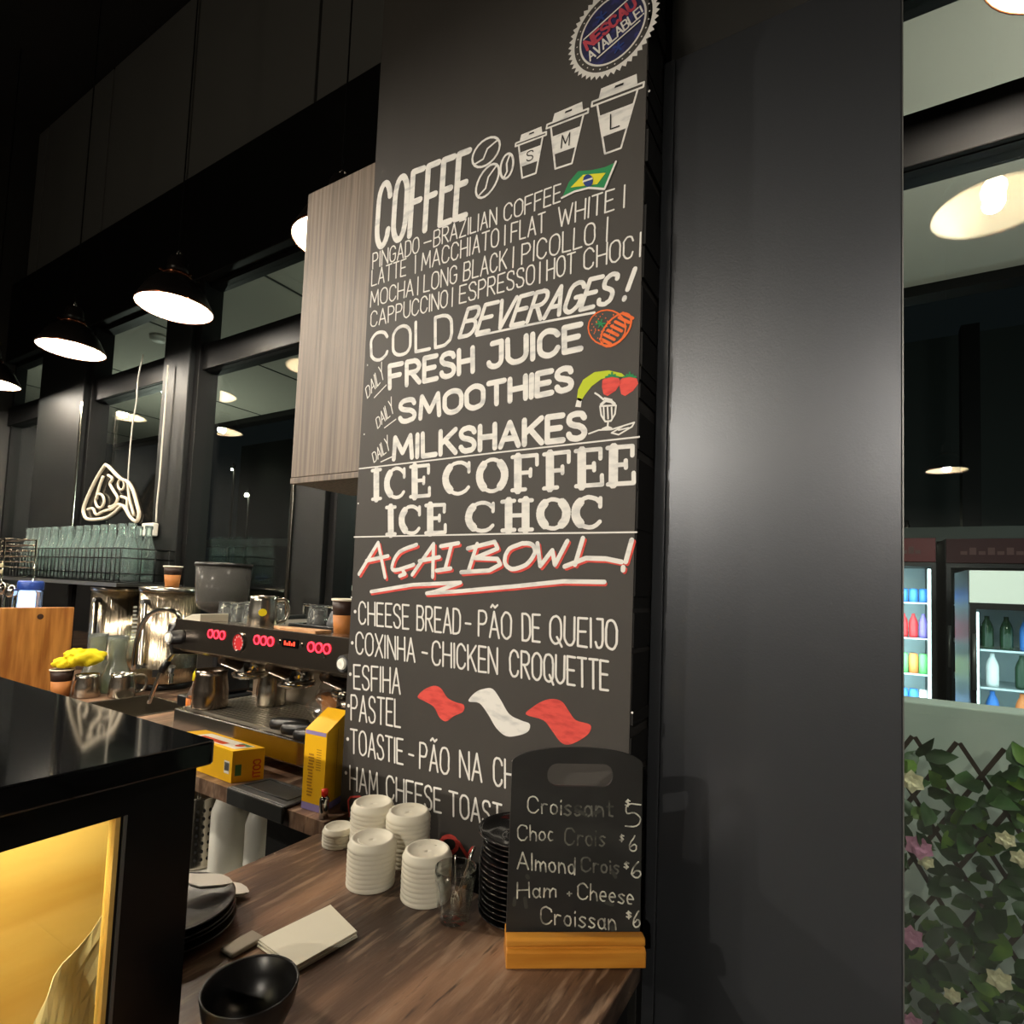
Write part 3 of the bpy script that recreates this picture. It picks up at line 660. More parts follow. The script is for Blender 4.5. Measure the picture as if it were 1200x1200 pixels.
L0['label'] = 'brightest black dome pendant lamp, hanging left of the wood cabinet before the window'
REAR = [c for c in L0.children if c.type == 'LIGHT'][0].data.copy(); REAR.energy = REAR_W; AISLE = REAR.copy(); AISLE.energy = AISLE_W
def lamp(x, y, label): return dup(L0, (x, y, RIM), label)
lamp(-4.06, 1.47, 'smaller-looking pendant lamp hanging left of the brightest one')
lamp(-5.36, 1.47, 'pendant lamp cut off by the left edge of the picture')
lamp(-1.745, 1.47, 'pendant lamp half hidden behind the grey wood cabinet')
lamp(.40, 1.44, 'pendant lamp right of the dark pillar at the top right corner')
lamp(-5.0, .80, 'pendant lamp out of frame to the left, over the aisle')
lamp(-2.3, -.05, 'pendant lamp out of frame, over the aisle left of the viewpoint')
lamp(-4.3, -.05, 'pendant lamp out of frame, farther left over the aisle')
lamp(-3.5, -3.2, 'pendant lamp behind the viewpoint, left of its row')
lamp(-1.72, -3.2, 'pendant lamp behind the viewpoint, middle of its row')
lamp(.8, -3.2, 'pendant lamp behind the viewpoint, right of its row')
for o in [o for o in COL.objects if o.name.startswith('lamp_light')]:
    if o.parent and o.parent.location.y < -.5: o.data = REAR
    elif o.parent and o.parent.location.y < .1: o.data = AISLE            # the dining-room lamps are the stronger ones

# ------------------------------------------------------------------ neon sign in the window
M['neon'] = mat('unlit_neon_tube', S(226,214,192), .45)
M['acrylic'] = glass_mat('smoky_acrylic', (.50,.46,.42,1), 1.0)
NY = 1.74
ns = empty('neon_sign', tuple(on_wall(128, 580, NY)), 'unlit cream tube sign shaped like a mountain, hanging by a thin cord before the window', 'sign')
nw = lambda l, Y=NY: [on_wall(x, y, Y) for x, y in l]
out = [(99,604),(98,596),(103,582),(112,563),(122,547),(126,546),(137,557),(143,562),(150,565),(156,575),(160,589),(163,602),(160,611),(153,606),(147,596),(143,593),(134,601),(124,607),(110,609),(102,608)]
ctr = Vector((129, 582))
big = [tuple(ctr+(Vector(p)-ctr)*1.07) for p in out]
t = MB(); P = nw(big); t.prism([(p.x, p.z) for p in P], (0, NY+.014, 0), (1, 0, 0), (0, 0, 1), (0, .006, 0)); t.build('backing', M['acrylic'], ns)
for l, cl, r in ((out, True, .011), ([(121,558),(116,572),(113,585)], False, .009), ([(117+5*math.cos(k*.6283), 587+8*math.sin(k*.6283)) for k in range(10)], True, .008), ([(142+3.6*math.cos(k*.6283), 568+6*math.sin(k*.6283)) for k in range(10)], True, .007),
                 ([(127,557),(132,561),(129,567),(133,575),(138,584),(134,592),(128,594)], False, .009), ([(142,582),(149,585),(149,596),(152,604)], False, .009), ([(150,566),(152,585),(157,604)], False, .009), ([(103,597),(109,596),(113,603),(122,599),(132,596),(139,591),(145,594)], False, .009)):
    t = MB(); t.tube(smooth(nw(l), cl), r, 8, cl); t.build('tube', M['neon'], ns)
t = MB(); t.tube(smooth(nw([(168,415),(163,437),(161,452),(160,470),(155,500),(151,545),(150,565)])), .004, 6)
M['pale_cord'] = mat('pale_cord', S(206,202,188), .5); t.build('hanging_cord', M['pale_cord'], ns)
pa = empty('power_adapter', tuple(on_wall(181, 622, 1.79)), 'white plug adapter hanging on a cord along the window post', 'adapter')
t = MB(); p = on_wall(179, 622, 1.785); t.box((p.x-.075, p.y-.03, p.z-.035), (p.x+.055, p.y+.005, p.z+.045), bev=.008); t.build('plug_body', M['white_plastic'], pa)
t = MB(); t.tube(smooth(nw([(197,428),(194,470),(190,520),(187,560),(184,590),(183,612)], 1.775)), .005, 6); t.tube(smooth(nw([(176,632),(174,640),(173,652),(168,655)], 1.775)), .004, 6); t.build('cord', M['pale_cord'], pa)

# ------------------------------------------------------------------ shelf, wire baskets and the glass bottles
SHZ = EYE-.058
M['glass'] = mat('bottle_glass', (.80,.92,.89,1), .03, trans=.91, ior=1.32)
M['clear'] = mat('clear_glass', (.95,.97,.96,1), .02, trans=.96, ior=1.4)
M['wire'] = mat('dark_wire', S(40,42,42), .3, metal=.8)
sh = empty('bottle_shelf', (-4.1, 1.5, BACK), 'dark raised shelf on the back worktop carrying the bottle basket', 'shelf')
t = MB(); t.box((-5.1, 1.40, SHZ-.016), (-3.13, 1.72, SHZ)); t.build('shelf_top', M['black_matt'], sh, .002)
t = MB(); t.box((-5.1, 1.396, SHZ-.017), (-3.128, 1.3995, SHZ+.002)); t.build('front_strip', M['trim'], sh)
for x in (-5.08, -4.42, -3.64):
    t = MB(); t.box((x, 1.69, BACK+.0005), (x+.02, 1.71, SHZ-.0165)); t.build('leg', M['black_matt'], sh)
t = MB(); t.box((-5.06, 1.712, BACK+.0005), (-3.14, 1.718, SHZ-.0165)); t.build('back_panel', M['black_gloss'], sh)
bk = empty('wire_basket', (-4.0, 1.55, SHZ), 'long dark wire basket holding rows of clear bottles on the raised shelf', 'basket')
x0, x1, y0, y1 = -4.62, -3.155, 1.445, 1.68
def rect(z, g=0): return [(x0+g, y0+g, z), (x1-.05, y0+g, z), (x1-g, y0+.06, z), (x1-g, y1-g, z), (x0+g, y1-g, z)]
for z in (SHZ+.0045, SHZ+.05, SHZ+.13, SHZ+.18):
    t = MB(); t.tube(rect(z), .0038, 6, True); t.build('rim_wire', M['wire'], bk)
n = 30
for k in range(n+1):
    x = x0+(x1-.05-x0)*k/n; t = MB(); t.tube([(x, y0-.004, SHZ+.18), (x, y0-.004, SHZ+.008)], .0026, 5); t.build('upright_wire', M['wire'], bk)
for k in range(3):
    y = y0+.07+k*.07; t = MB(); t.tube([(x1+.003, y, SHZ+.18), (x1+.003, y, SHZ+.008)], .0026, 5); t.build('upright_wire', M['wire'], bk)
bp = [(0, .004), (.030, .002), (.037, .008), (.037, .155), (.034, .185), (.022, .225), (.0165, .26), (.0165, .285), (.0195, .288), (.0195, .303), (.0165, .305),
      (.0135, .303), (.0135, .26), (.019, .225), (.031, .183), (.034, .155), (.034, .012), (0, .010)]
t = MB(); t.lathe(bp, (0, 0, 0), 16); B0 = t.build('glass_bottle', M['glass'])
B0['category'] = 'bottle'; B0['group'] = 'clear glass bottles in the wire basket'
first = True
for row, yy, nn_, off in (('front', 1.497, 14, 0), ('back', 1.605, 13, .05)):
    for k in range(nn_):
        x = x1-.075-off-k*.1+random.uniform(-.006, .006)
        o = B0 if first else B0.copy()
        if not first: COL.objects.link(o)
        first = False
        o.location = (x, yy+random.uniform(-.006, .006), SHZ+.009); o.rotation_euler.z = random.uniform(0, 6)
        o['label'] = '%s clear bottle from the right in the %s row of the wire basket' % (ORD[k], row)
# wire cup rack at the far left
rk = empty('wire_rack', (-4.4, 1.32, BACK), 'chrome wire rack with pale rails at the left edge, beside the bottle basket', 'rack')
for k in range(6):
    t = MB(); zz = EYE+.165-k*.032; t.tube([(-4.75, 1.27, zz), (-4.16, 1.27, zz), (-4.07, 1.33, zz), (-4.07, 1.385, zz), (-4.75, 1.385, zz)], .0042, 6, True); t.build('rail_wire', M['chrome'], rk)
for (x, y) in ((-4.16, 1.27), (-4.22, 1.27), (-4.07, 1.385), (-4.72, 1.27)):
    t = MB(); t.tube([(x, y, BACK+.001), (x, y, EYE+.168)], .0055, 6); t.build('post', M['chrome'], rk)
M['beige'] = mat('beige_plastic', S(188,178,140), .5)
for z in (-.035, .0):
    t = MB(); t.box((-4.75, 1.255, EYE+z), (-4.13, 1.264, EYE+z+.022), bev=.003); t.build('front_rail', M['beige'], rk)

# ------------------------------------------------------------------ things on the left end of the back worktop
M['board_wood'] = mat('acacia_wood', S(190,132,66), .42, noise=(S(142,88,38), (6,34,3.2), 7, .36, .66))
cb = empty('cutting_board', (-3.21, 1.12, BACK), 'upright honey-coloured wooden cutting board with a round dark mark, left of the yellow cloth', 'cutting board')
t = MB(); t.box((-3.232, .985, BACK+.001), (-3.207, 1.262, BACK+.387), bev=.004); t.build('slab', M['board_wood'], cb)
M['mark'] = mat('burnt_mark', S(58,34,18), .7)
t = MB(); t.lathe([(0, 0), (.0125, 0), (.0125, .0006), (0, .0006)], (-3.2069, 1.13, BACK+.345), 20, False, Matrix.Rotation(math.pi/2, 3, 'Y')); t.build('round_mark', M['mark'], cb)
M['kraft'] = mat('kraft_paper', S(186,120,62), .6); M['cup_dark'] = mat('cup_band', S(52,34,26), .5); M['cup_white'] = mat('cup_rim', S(236,228,206), .5)
def paper_cup(name, loc, label, r=.04, h=.11, rim=True):
    e = empty(name, loc, label, 'cup'); x, y, z = loc; rb = r*.74
    t = MB(); t.lathe([(0, .001), (rb, 0), (rb+(r-rb)*.6, h*.6), (rb+(r-rb)*.6-.002, h*.6), (0, h*.5)], loc, 24); t.build('cup_body', M['kraft'], e)
    t = MB(); t.lathe([(rb+(r-rb)*.6, h*.6), (r, h), (r-.0015, h), (rb+(r-rb)*.6-.002, h*.6)], loc, 24, close=True); t.build('cup_band', M['cup_dark'], e)
    t = MB(); t.lathe([(r-.001, h-.001), (r+.003, h+.001), (r+.003, h+.006), (r-.002, h+.007), (r-.003, h+.002)], loc, 24, close=True); t.build('cup_rim', M['cup_white'], e)
    return e
pc = on_level(75, 808, BACK)
paper_cup('paper_cup', (-3.03, 1.165, BACK+.001), 'brown paper cup with dark band under the yellow cloth', .044, .115)
M['yellow_cloth'] = mat('yellow_cloth', S(236,214,30), .85, bump=((45,45,45), 1.0))
t = MB()
def blob(mb, c, rx, ry, rz, amp, seed, flat=None, fq=0):
    rnd = random.Random(seed); N, K = 20, 34; ph = [(rnd.uniform(0, 6), rnd.uniform(0, 6), rnd.randint(2, 5)+fq, rnd.randint(2, 6)+fq) for _ in range(4)]; vs = []; fs = []
    for i in range(N+1):
        th_ = math.pi*i/N
        for k in range(K):
            a = 2*math.pi*k/K; d = 1+amp*sum(math.sin(m*th_+p)*math.cos(q*a+p2) for p, p2, m, q in ph)/2
            z_ = math.cos(th_)*rz*d
            vs.append(Vector(c)+Vector((math.sin(th_)*math.cos(a)*rx*d, math.sin(th_)*math.sin(a)*ry*d, max(z_, flat) if flat is not None else z_)))
    for i in range(N):
        for k in range(K): fs.append([i*K+k, i*K+(k+1) % K, (i+1)*K+(k+1) % K, (i+1)*K+k])
    mb.add(vs, fs, True)
blob(t, (-3.025, 1.17, BACK+.148), .046, .044, .026, .16, 3, -.020, 1); blob(t, (-2.98, 1.235, BACK+.170), .046, .072, .034, .24, 5, None, 1); blob(t, (-3.005, 1.205, BACK+.185), .036, .045, .024, .22, 9, None, 2)
tag(t.build('yellow_cloth', M['yellow_cloth']), 'crumpled bright yellow cloth heaped on the paper cup', 'cloth')
# cloudy glass carafes turned upside down
M['cloudy'] = mat('cloudy_green_glass', (.72,.80,.72,1), .18, trans=.9, ior=1.4)
for k, (x, y) in enumerate(((-3.14, 1.345), (-2.99, 1.365))):
    t = MB(); t.lathe([(.064, 0), (.068, .006), (.066, .05), (.05, .10), (.034, .15), (.040, .24), (.042, .26), (.038, .258), (.031, .15), (.046, .10), (.062, .05), (.062, .002)], (x, y, BACK+.001), 22, close=True)
    tag(t.build('glass_carafe', M['cloudy']), 'cloudy green glass carafe behind the steel jugs, ' + ('the left one of two', 'the right one of two')[k], 'carafe', 'cloudy carafes')
def steel_jug(loc, label, r=.05, h=.10, handle=0.0, mt='steel', sticker=None):
    x, y, z = loc; e = empty('steel_jug', loc, label, 'jug')
    t = MB(); t.lathe([(0, .001), (r*.98, 0), (r*1.03, .006), (r, h*.5), (r*.88, h*.85), (r*.93, h), (r*.89, h), (r*.84, h*.85), (r*.96, h*.5), (r*.98, .008), (0, .006)], loc, 28); t.build('jug_body', M[mt], e)
    ca, sa = math.cos(handle), math.sin(handle); q = lambda d, zz: (x+ca*d, y+sa*d, z+zz)
    t = MB(); t.tube(smooth([q(r*.88, h*.86), q(r*1.5, h*.88), q(r*1.75, h*.6), q(r*1.55, h*.25), q(r*1.0, h*.15)]), .0055, 8, flat=1.3); t.build('handle', M[mt], e)
    if sticker:
        v = Vector((-x, -y, 0)).normalized(); b = v.cross(Vector((0, 0, 1)))
        t = MB(); c = Vector((x, y, z+h*.5))
        t.add([c+v*(r*1.035)+b*math.cos(k*.5236)*.0125*1.05+Vector((0, 0, math.sin(k*.5236)*.0125)) for k in range(12)], [list(range(12))]); t.build('sticker', sticker, e)['label'] = 'round yellow sticker'
    return e
steel_jug((-2.945, 1.232, BACK+.001), 'short steel jug right of the yellow cloth, the left one of two', .052, .10, 2.4)
steel_jug((-2.835, 1.325, BACK+.001), 'short steel jug by the sink, the right one of two', .052, .105, 1.2)
M['glow'] = mat('lit_label', S(190,220,255), .4, emit=S(170,205,255), es=1.6)
M['blue_lid'] = mat('blue_lid', S(40,70,150), .4)
gc = empty('lit_canister', (-4.1, 1.15, BACK), 'small canister with a blue lid and glowing white front, behind the cutting board', 'canister')
p = on_wall(35, 700, 1.24); x, y = p.x, p.y
t = MB(); t.lathe([(0, 0), (.05, 0), (.052, .44), (.045, .45), (0, .45)], (x, y, BACK+.001), 24); t.build('body', M['clear'], gc)
t = MB(); t.lathe([(0, .452), (.052, .452), (.055, .458), (.055, .49), (.05, .50), (0, .50)], (x, y, BACK+.001), 24); t.build('lid', M['blue_lid'], gc)
t = MB(); t.box((x-.02, y-.030, BACK+.20), (x+.034, y+.012, BACK+.44), bev=.004); t.build('lit_panel', M['glow'], gc)
for k, (px, py) in enumerate(((4, 690), (15, 693))):
    p = on_wall(px, py, 1.20); t = MB(); t.sphere((p.x, p.y, p.z), .035, 16); t.cyl((p.x, p.y, BACK+.001), (p.x, p.y, p.z-.03), .012, .012, 12); t.lathe([(0, 0), (.04, 0), (.04, .006), (0, .008)], (p.x, p.y, BACK+.001), 18)
    tag(t.build('chrome_tap', M['chrome']), ('chrome ball-topped tap at the left edge above the cutting board', 'chrome ball-topped tap beside the lit canister')[k], 'tap', 'chrome taps')

# ------------------------------------------------------------------ hot water urns
M['urn'] = mat('urn_steel', S(206,190,164), .2, metal=1, bump=((150,150,.6), .8))
def urn(loc, r, h, label, writing):
    x, y, z = loc; e = empty('water_urn', loc, label, 'urn')
    t = MB(); t.lathe([(0, .03), (r*.97, .03), (r, .034), (r, h*.2), (r*1.004, h*.205), (r, h*.21), (r, h-.03), (0, h-.03)], loc, 40); t.build('body', M['urn'], e)
    t = MB(); t.lathe([(0, h-.029), (r*1.03, h-.029), (r*1.05, h-.024), (r*1.05, h-.01), (r*1.0, h-.002), (r*.5, h+.002), (0, h+.002)], loc, 40); t.build('lid', M['steel'], e)
    t = MB(); t.lathe([(0, 0), (r*.9, 0), (r*.9, .029), (0, .029)], loc, 32); t.build('base', M['black_plastic'], e)
    d = Vector((-x, -y, 0)).normalized(); b = Vector((0, 0, 1)).cross(d)
    f = lambda ang, zz, o=0: Vector((x, y, z+zz))+(d*math.cos(ang)+b*math.sin(ang))*(r+o)
    t = MB(); t.cyl(f(-.75, .12, .022), f(-.75, h-.07, .022), .011, seg=12); k = t.build('sight_glass', M['steel'], e)
    for zz in (.12, h-.075):
        q = MB(); q.cyl(f(-.75, zz, -.004), f(-.75, zz, .036), .012, seg=12); q.build('clamp', M['black_plastic'], k)
    t = MB(); t.cyl(f(.12, .085, 0), f(.12, .085, .06), .013, seg=12); t.cyl(f(.12, .09, .052), f(.12, .045, .058), .010, seg=12); tp = t.build('tap', M['chrome'], e)
    t = MB(); t.cyl(f(.12, .10, .05), f(.12, .125, .062), .012, .016, 12); t.build('tap_lever', M['black_plastic'], tp)
    t = MB(); c = f(-.28, .085, .0); ex = (f(-.2, .085)-f(-.36, .085)).normalized(); t.prism([(-.016, -.018), (.016, -.018), (.016, .018), (-.016, .018)], c-d*.004, ex, (0, 0, 1), (d*math.cos(.28)-b*math.sin(.28))*.008); t.build('switch', M['black_plastic'], e)
    if writing:
        t = MB()
        for q in range(9):
            zz = h*.42+q*.021; hh = .012 if q > 5 else .017
            t.add([f(.42, zz, .001), f(.42, zz+.011, .001), f(.42+hh/r*1.5, zz+.011, .001), f(.42+hh/r*1.5, zz, .001)], [[0, 1, 2, 3]])
        t.build('upright_lettering', M['thin_chalk'], e)['label'] = 'pale lettering running up the body'
    return e
urn((-2.955, 1.575, BACK+.001), .135, .50, 'tall brushed steel hot water urn with a paper cup on its lid', False)
urn((-3.42, 1.56, BACK+.001), .135, .49, 'brushed steel hot water urn under the bottle shelf, lettering up its side', True)
paper_cup('paper_cup', (-2.90, 1.545, BACK+.503), 'brown paper cup standing on the lid of the steel urn', .041, .095)
p = on_wall(205, 706, 1.79); ws = empty('wall_socket', (p.x, 1.8, p.z), 'pale socket plate on the window post behind the urn', 'socket')
p = on_wall(229, 706, 1.792); t = MB(); t.box((p.x-.05, 1.788, p.z-.03), (p.x+.05, 1.7995, p.z+.03), bev=.003); t.build('plate', M['white_plastic'], ws)

# ------------------------------------------------------------------ coffee grinder behind the machine
M['smoke'] = mat('smoky_plastic', S(176,174,168), .18, trans=.86, ior=1.12)
M['beans'] = mat('coffee_beans', S(92,52,36), .5, noise=(S(40,22,14), (70,70,70), 3, .4, .6), bump=((70,70,70), .8))
gx, gy = -2.40, 1.50
gr = empty('coffee_grinder', (gx, gy, BACK), 'tall coffee grinder with a smoky clear hopper behind the coffee machine', 'grinder')
t = MB(); t.box((gx-.09, gy-.12, BACK+.001), (gx+.09, gy+.12, BACK+.05), bev=.008); t.box((gx-.075, gy-.06, BACK+.05), (gx+.075, gy+.12, BACK+.36), bev=.02); t.box((gx-.07, gy-.13, BACK+.28), (gx+.07, gy+.08, BACK+.39), bev=.02); t.build('grinder_body', M['black_plastic'], gr)
gz = BACK+.39
t = MB(); t.lathe([(.045, 0), (.05, .012), (.092, .03), (.106, .06), (.113, .215), (.110, .215), (.103, .062), (.090, .033), (.047, .014), (.042, 0)], (gx, gy, gz), 32, close=True); t.build('hopper', M['smoke'], gr)
t = MB(); t.lathe([(0, .002), (.04, .002), (.045, .015), (.088, .034), (.099, .055), (0, .06)], (gx, gy, gz), 24); t.build('bean_fill', M['beans'], gr)
t = MB(); t.lathe([(0, .216), (.116, .216), (.118, .222), (.116, .23), (.03, .234), (0, .236)], (gx, gy, gz), 32); t.build('hopper_lid', M['black_plastic'], gr)

# ------------------------------------------------------------------ espresso machine
M['mach_panel'] = mat('dark_mirror_steel', S(150,138,126), .24, metal=1)
M['mach_steel'] = mat('machine_steel', S(206,200,188), .34, metal=1, bump=((3,90,90), .04))
M['red_lit'] = mat('red_lit_ring', S(255,60,70), .4, emit=S(255,40,62), es=2.6)
M['red_dark'] = mat('red_button', S(96,14,20), .3, emit=S(190,16,30), es=.25)
MX0, MX1 = -2.0, -1.09
PF = 1.075                                     # face of the control panel
em = empty('coffee_machine', (-1.55, 1.33, BACK), 'three-group espresso machine with glowing red buttons on the back worktop', 'coffee machine')
def mz(v): return EYE+v
t = MB(); t.box((MX0, 1.16, mz(-.262)), (MX1, 1.64, mz(-.168)), bev=.008); t.build('upper_body', M['mach_steel'], em)
t = MB(); t.box((MX0, 1.40, mz(-.525)), (MX1, 1.62, mz(-.262))); t.build('back_panel', M['mach_steel'], em)
t = MB(); t.prism([(PF, mz(-.150)), (PF+.006, mz(-.155)), (1.17, mz(-.155)), (1.17, mz(-.262)), (PF+.02, mz(-.262)), (PF-.004, mz(-.250))], (MX0+.02, 0, 0), (0, 1, 0), (0, 0, 1), (MX1-MX0-.04, 0, 0))
panel = t.build('control_panel', M['mach_panel'], em, .004)
for x in (MX0-.002, MX1-.02):                  # black side cheeks
    t = MB(); t.prism([(1.062, mz(-.20)), (1.085, mz(-.160)), (1.62, mz(-.150)), (1.63, mz(-.50)), (1.44, mz(-.525)), (1.38, mz(-.33)), (1.16, mz(-.28)), (1.075, mz(-.272))], (x, 0, 0), (0, 1, 0), (0, 0, 1), (.0205, 0, 0))
    t.build('side_cheek', M['black_plastic'], em, .004)
for gxx in (-1.735, -1.496, -1.255):
    for k in (-1, 0, 1):
        x = gxx+k*.032; z = mz(-.187)
        t = MB(); t.lathe([(.0105, 0), (.0145, 0), (.0145, .003), (.0105, .003)], (x, PF-.001, z), 20, False, Matrix.Rotation(math.pi/2, 3, 'X'), True); b = t.build('button_ring', M['red_lit'], panel)
        t = MB(); t.lathe([(0, 0), (.0104, 0), (.0104, .002), (0, .002)], (x, PF-.001, z), 16, False, Matrix.Rotation(math.pi/2, 3, 'X')); t.build('button', M['red_dark'], panel)
M['mach_mirror'] = mat('machine_mirror_steel', S(206,200,190), .14, metal=1)
RX = Matrix.Rotation(math.pi/2, 3, 'X')
gxx = on_wall(281, 753, PF); 
t = MB(); t.lathe([(.026, 0), (.031, 0), (.031, .006), (.026, .006)], (gxx.x, PF-.001, gxx.z), 26, False, RX, True); ga = t.build('gauge', M['chrome'], panel)
t = MB(); t.lathe([(0, 0), (.0259, 0), (.0259, .002), (0, .002)], (gxx.x, PF-.001, gxx.z), 26, False, RX); t.build('gauge_face', mat('gauge_red', S(150,34,36), .4, emit=S(200,40,44), es=.5), ga)
t = MB()
for k in range(9): a = 3.9-k*.58; t.box((gxx.x+.02*math.cos(a)-.001, PF-.0045, gxx.z+.02*math.sin(a)-.004), (gxx.x+.02*math.cos(a)+.001, PF-.003, gxx.z+.02*math.sin(a)+.002))
t.build('gauge_mark', M['thin_chalk'], ga)
dp = on_wall(341, 754, PF); t = MB(); t.box((dp.x-.034, PF-.004, dp.z-.012), (dp.x+.034, PF-.0005, dp.z+.012)); dd = t.build('display', M['black_gloss'], panel)
t = MB()
for k in range(5): x = dp.x-.024+k*.010; t.box((x, PF-.0048, dp.z-.006), (x+.006, PF-.004, dp.z+.006-(k % 2)*.005))
t.build('digits', mat('red_digits', S(255,70,50), .4, emit=S(255,60,40), es=2.0), dd)
for k, (px, py) in enumerate(((328, 752), (354, 756), (381, 769))):
    p = on_wall(px, py, PF); t = MB(); t.lathe([(0, 0), (.006, 0), (.006, .004), (0, .005)], (p.x, PF, p.z), 14, False, RX); t.build('screw', M['chrome'], panel)
for gxx in (-1.735, -1.496, -1.255):           # brewing groups
    t = MB(); t.lathe([(0, .075), (.045, .075), (.05, .05), (.05, .02), (.044, .012), (.044, 0), (0, 0)], (gxx, 1.20, mz(-.337)), 28); g = t.build('group_head', M['chrome'], em)
    t = MB(); t.lathe([(.0445, 0), (.056, .0), (.058, .008), (.056, .016), (.0445, .016)], (gxx, 1.20, mz(-.333)), 28, close=True); t.build('group_ring', M['chrome'], g)
    t = MB(); t.cyl((gxx, 1.20, mz(-.300)), (gxx, 1.10, mz(-.262)), .03, .022, 14); t.build('group_neck', M['mach_panel'], g)
gx3 = -1.255
t = MB(); t.lathe([(0, 0), (.036, .004), (.04, .03), (.04, .055), (0, .055)], (gx3, 1.20, mz(-.394)), 24); t.cyl((gx3, 1.165, mz(-.365)), (gx3+.02, 1.10, mz(-.37)), .008, seg=10); pf = t.build('filter_basket', M['mach_panel'], em)
# drip tray
t = MB(); t.box((MX0+.012, 1.095, mz(-.530)), (MX1-.012, 1.40, mz(-.458)), bev=.005); tr = t.build('drip_tray', M['mach_mirror'], em)
t = MB()
for k in range(15): y = 1.12+k*.0185; t.box((MX0+.03, y, mz(-.4578)), (MX1-.03, y+.011, mz(-.452)))
t.box((MX0+.03, 1.115, mz(-.4579)), (MX0+.04, 1.396, mz(-.453))); t.box((MX1-.04, 1.115, mz(-.4579)), (MX1-.03, 1.396, mz(-.453)))
t.build('grille', M['mach_steel'], tr)
for x in (MX0+.06, MX1-.06):
    for y in (1.14, 1.56): t = MB(); t.cyl((x, y, BACK+.0005), (x, y, mz(-.524)), .022, .026, 16); t.build('foot', M['black_plastic'], em)
# steam knobs with pale caps, steam wand
for px, py, x in ((203, 745, -1.93), (403, 770, -1.115)):
    z = mz(-.21) if x < -1.5 else mz(-.212)
    t = MB(); t.cyl((x, 1.072, z), (x, 1.03, z), .024, .022, 18); kn = t.build('steam_knob', M['black_plastic'], em)
    t = MB(); t.cyl((x, 1.0299, z), (x, 1.024, z), .015, .013, 16); t.build('knob_cap', M['white_plastic'], kn)
t = MB(); t.box((MX0-.05, 1.085, mz(-.25)), (MX0-.0025, 1.18, mz(-.17)), bev=.012); t.build('steam_valve', M['black_plastic'], em)
t = MB(); t.tube(smooth([(MX0-.03, 1.12, mz(-.168)), (MX0-.06, 1.12, mz(-.135)), (MX0-.14, 1.11, mz(-.13)), (MX0-.22, 1.10, mz(-.165)), (MX0-.27, 1.10, mz(-.24)), (MX0-.285, 1.10, mz(-.36))]), .0085, 10); t.build('water_spout', M['chrome'], em)
t = MB(); t.tube(smooth([(MX0-.02, 1.11, mz(-.26)), (MX0-.035, 1.09, mz(-.30)), (MX0-.06, 1.075, mz(-.36)), (MX0-.09, 1.065, mz(-.45))]), .007, 8); w_ = t.build('steam_wand', M['chrome'], em)
t = MB(); t.tube([(MX0-.036, 1.0895, mz(-.302)), (MX0-.052, 1.079, mz(-.34))], .012, 10); t.build('wand_grip', M['black_plastic'], w_)
# cup rail on top: polished left end, rear rail, clear guard
TOP = mz(-.1675)
t = MB(); t.prism([(MX0+.005, TOP+.001), (MX0+.04, TOP+.018), (MX0+.09, TOP+.034), (MX0+.14, TOP+.038), (MX0+.14, TOP+.001)], (0, 1.09, 0), (1, 0, 0), (0, 0, 1), (0, .10, 0)); t.build('cup_guard', mat('pale_guard', S(206,200,180), .4), em, .002)
t = MB(); t.tube([(MX0+.01, 1.61, TOP), (MX0+.01, 1.61, TOP+.06), (MX1-.01, 1.61, TOP+.06), (MX1-.01, 1.61, TOP)], .006, 8); t.build('cup_rail', M['chrome'], em)

# ------------------------------------------------------------------ on top of the machine
TZ = TOP+.0008
M['dark_cup'] = mat('dark_ceramic', S(34,34,36), .18, spec=.6)
M['grey_cup'] = mat('grey_ceramic', S(92,94,96), .3)
def small_glass(loc, label, r=.032, h=.075, rot=0, m='clear'):
    """tumbler standing upside down"""
    t = MB(); t.lathe([(r, 0), (r*.82, h*.96), (r*.76, h), (0, h), (0, h-.008), (r*.74, h-.01), (r*.93, 0)], (0, 0, 0), 18)
    o = t.build('upturned_glass', M[m]); o.location = loc; return tag(o, label, 'glass', 'upturned glasses on the coffee machine')
k = 0
for (x, y) in ((-1.945, 1.236), (-1.87, 1.24), (-1.795, 1.236), (-1.94, 1.33), (-1.865, 1.335), (-1.79, 1.33)):
    small_glass((x, y, TZ), '%s upturned glass from the left, %s row beside the stickered steel jug' % (ORD[k % 3], 'front' if k < 3 else 'back')); k += 1
steel_jug((-1.688, 1.20, TZ), 'steel milk jug with a round yellow sticker standing on the coffee machine', .046, .105, 1.0, 'steel', mat('yellow_sticker', S(240,214,20), .5))
tr_ = empty('cup_tray', (-1.55, 1.28, TZ), 'black tray with cups on top of the coffee machine', 'tray')
t = MB(); t.box((-1.625, 1.252, TZ), (-1.27, 1.43, TZ+.010), bev=.003); t.build('tray_base', M['black_plastic'], tr_)
t = MB(); t.tube([(-1.621, 1.256, TZ+.014), (-1.274, 1.256, TZ+.014), (-1.274, 1.426, TZ+.014), (-1.621, 1.426, TZ+.014)], .004, 6, True); t.build('tray_lip', M['black_plastic'], tr_)
CZ = TZ+.0105
small_glass((-1.535, 1.30, CZ), 'upturned glass in the middle of the black cup tray', .036, .07)
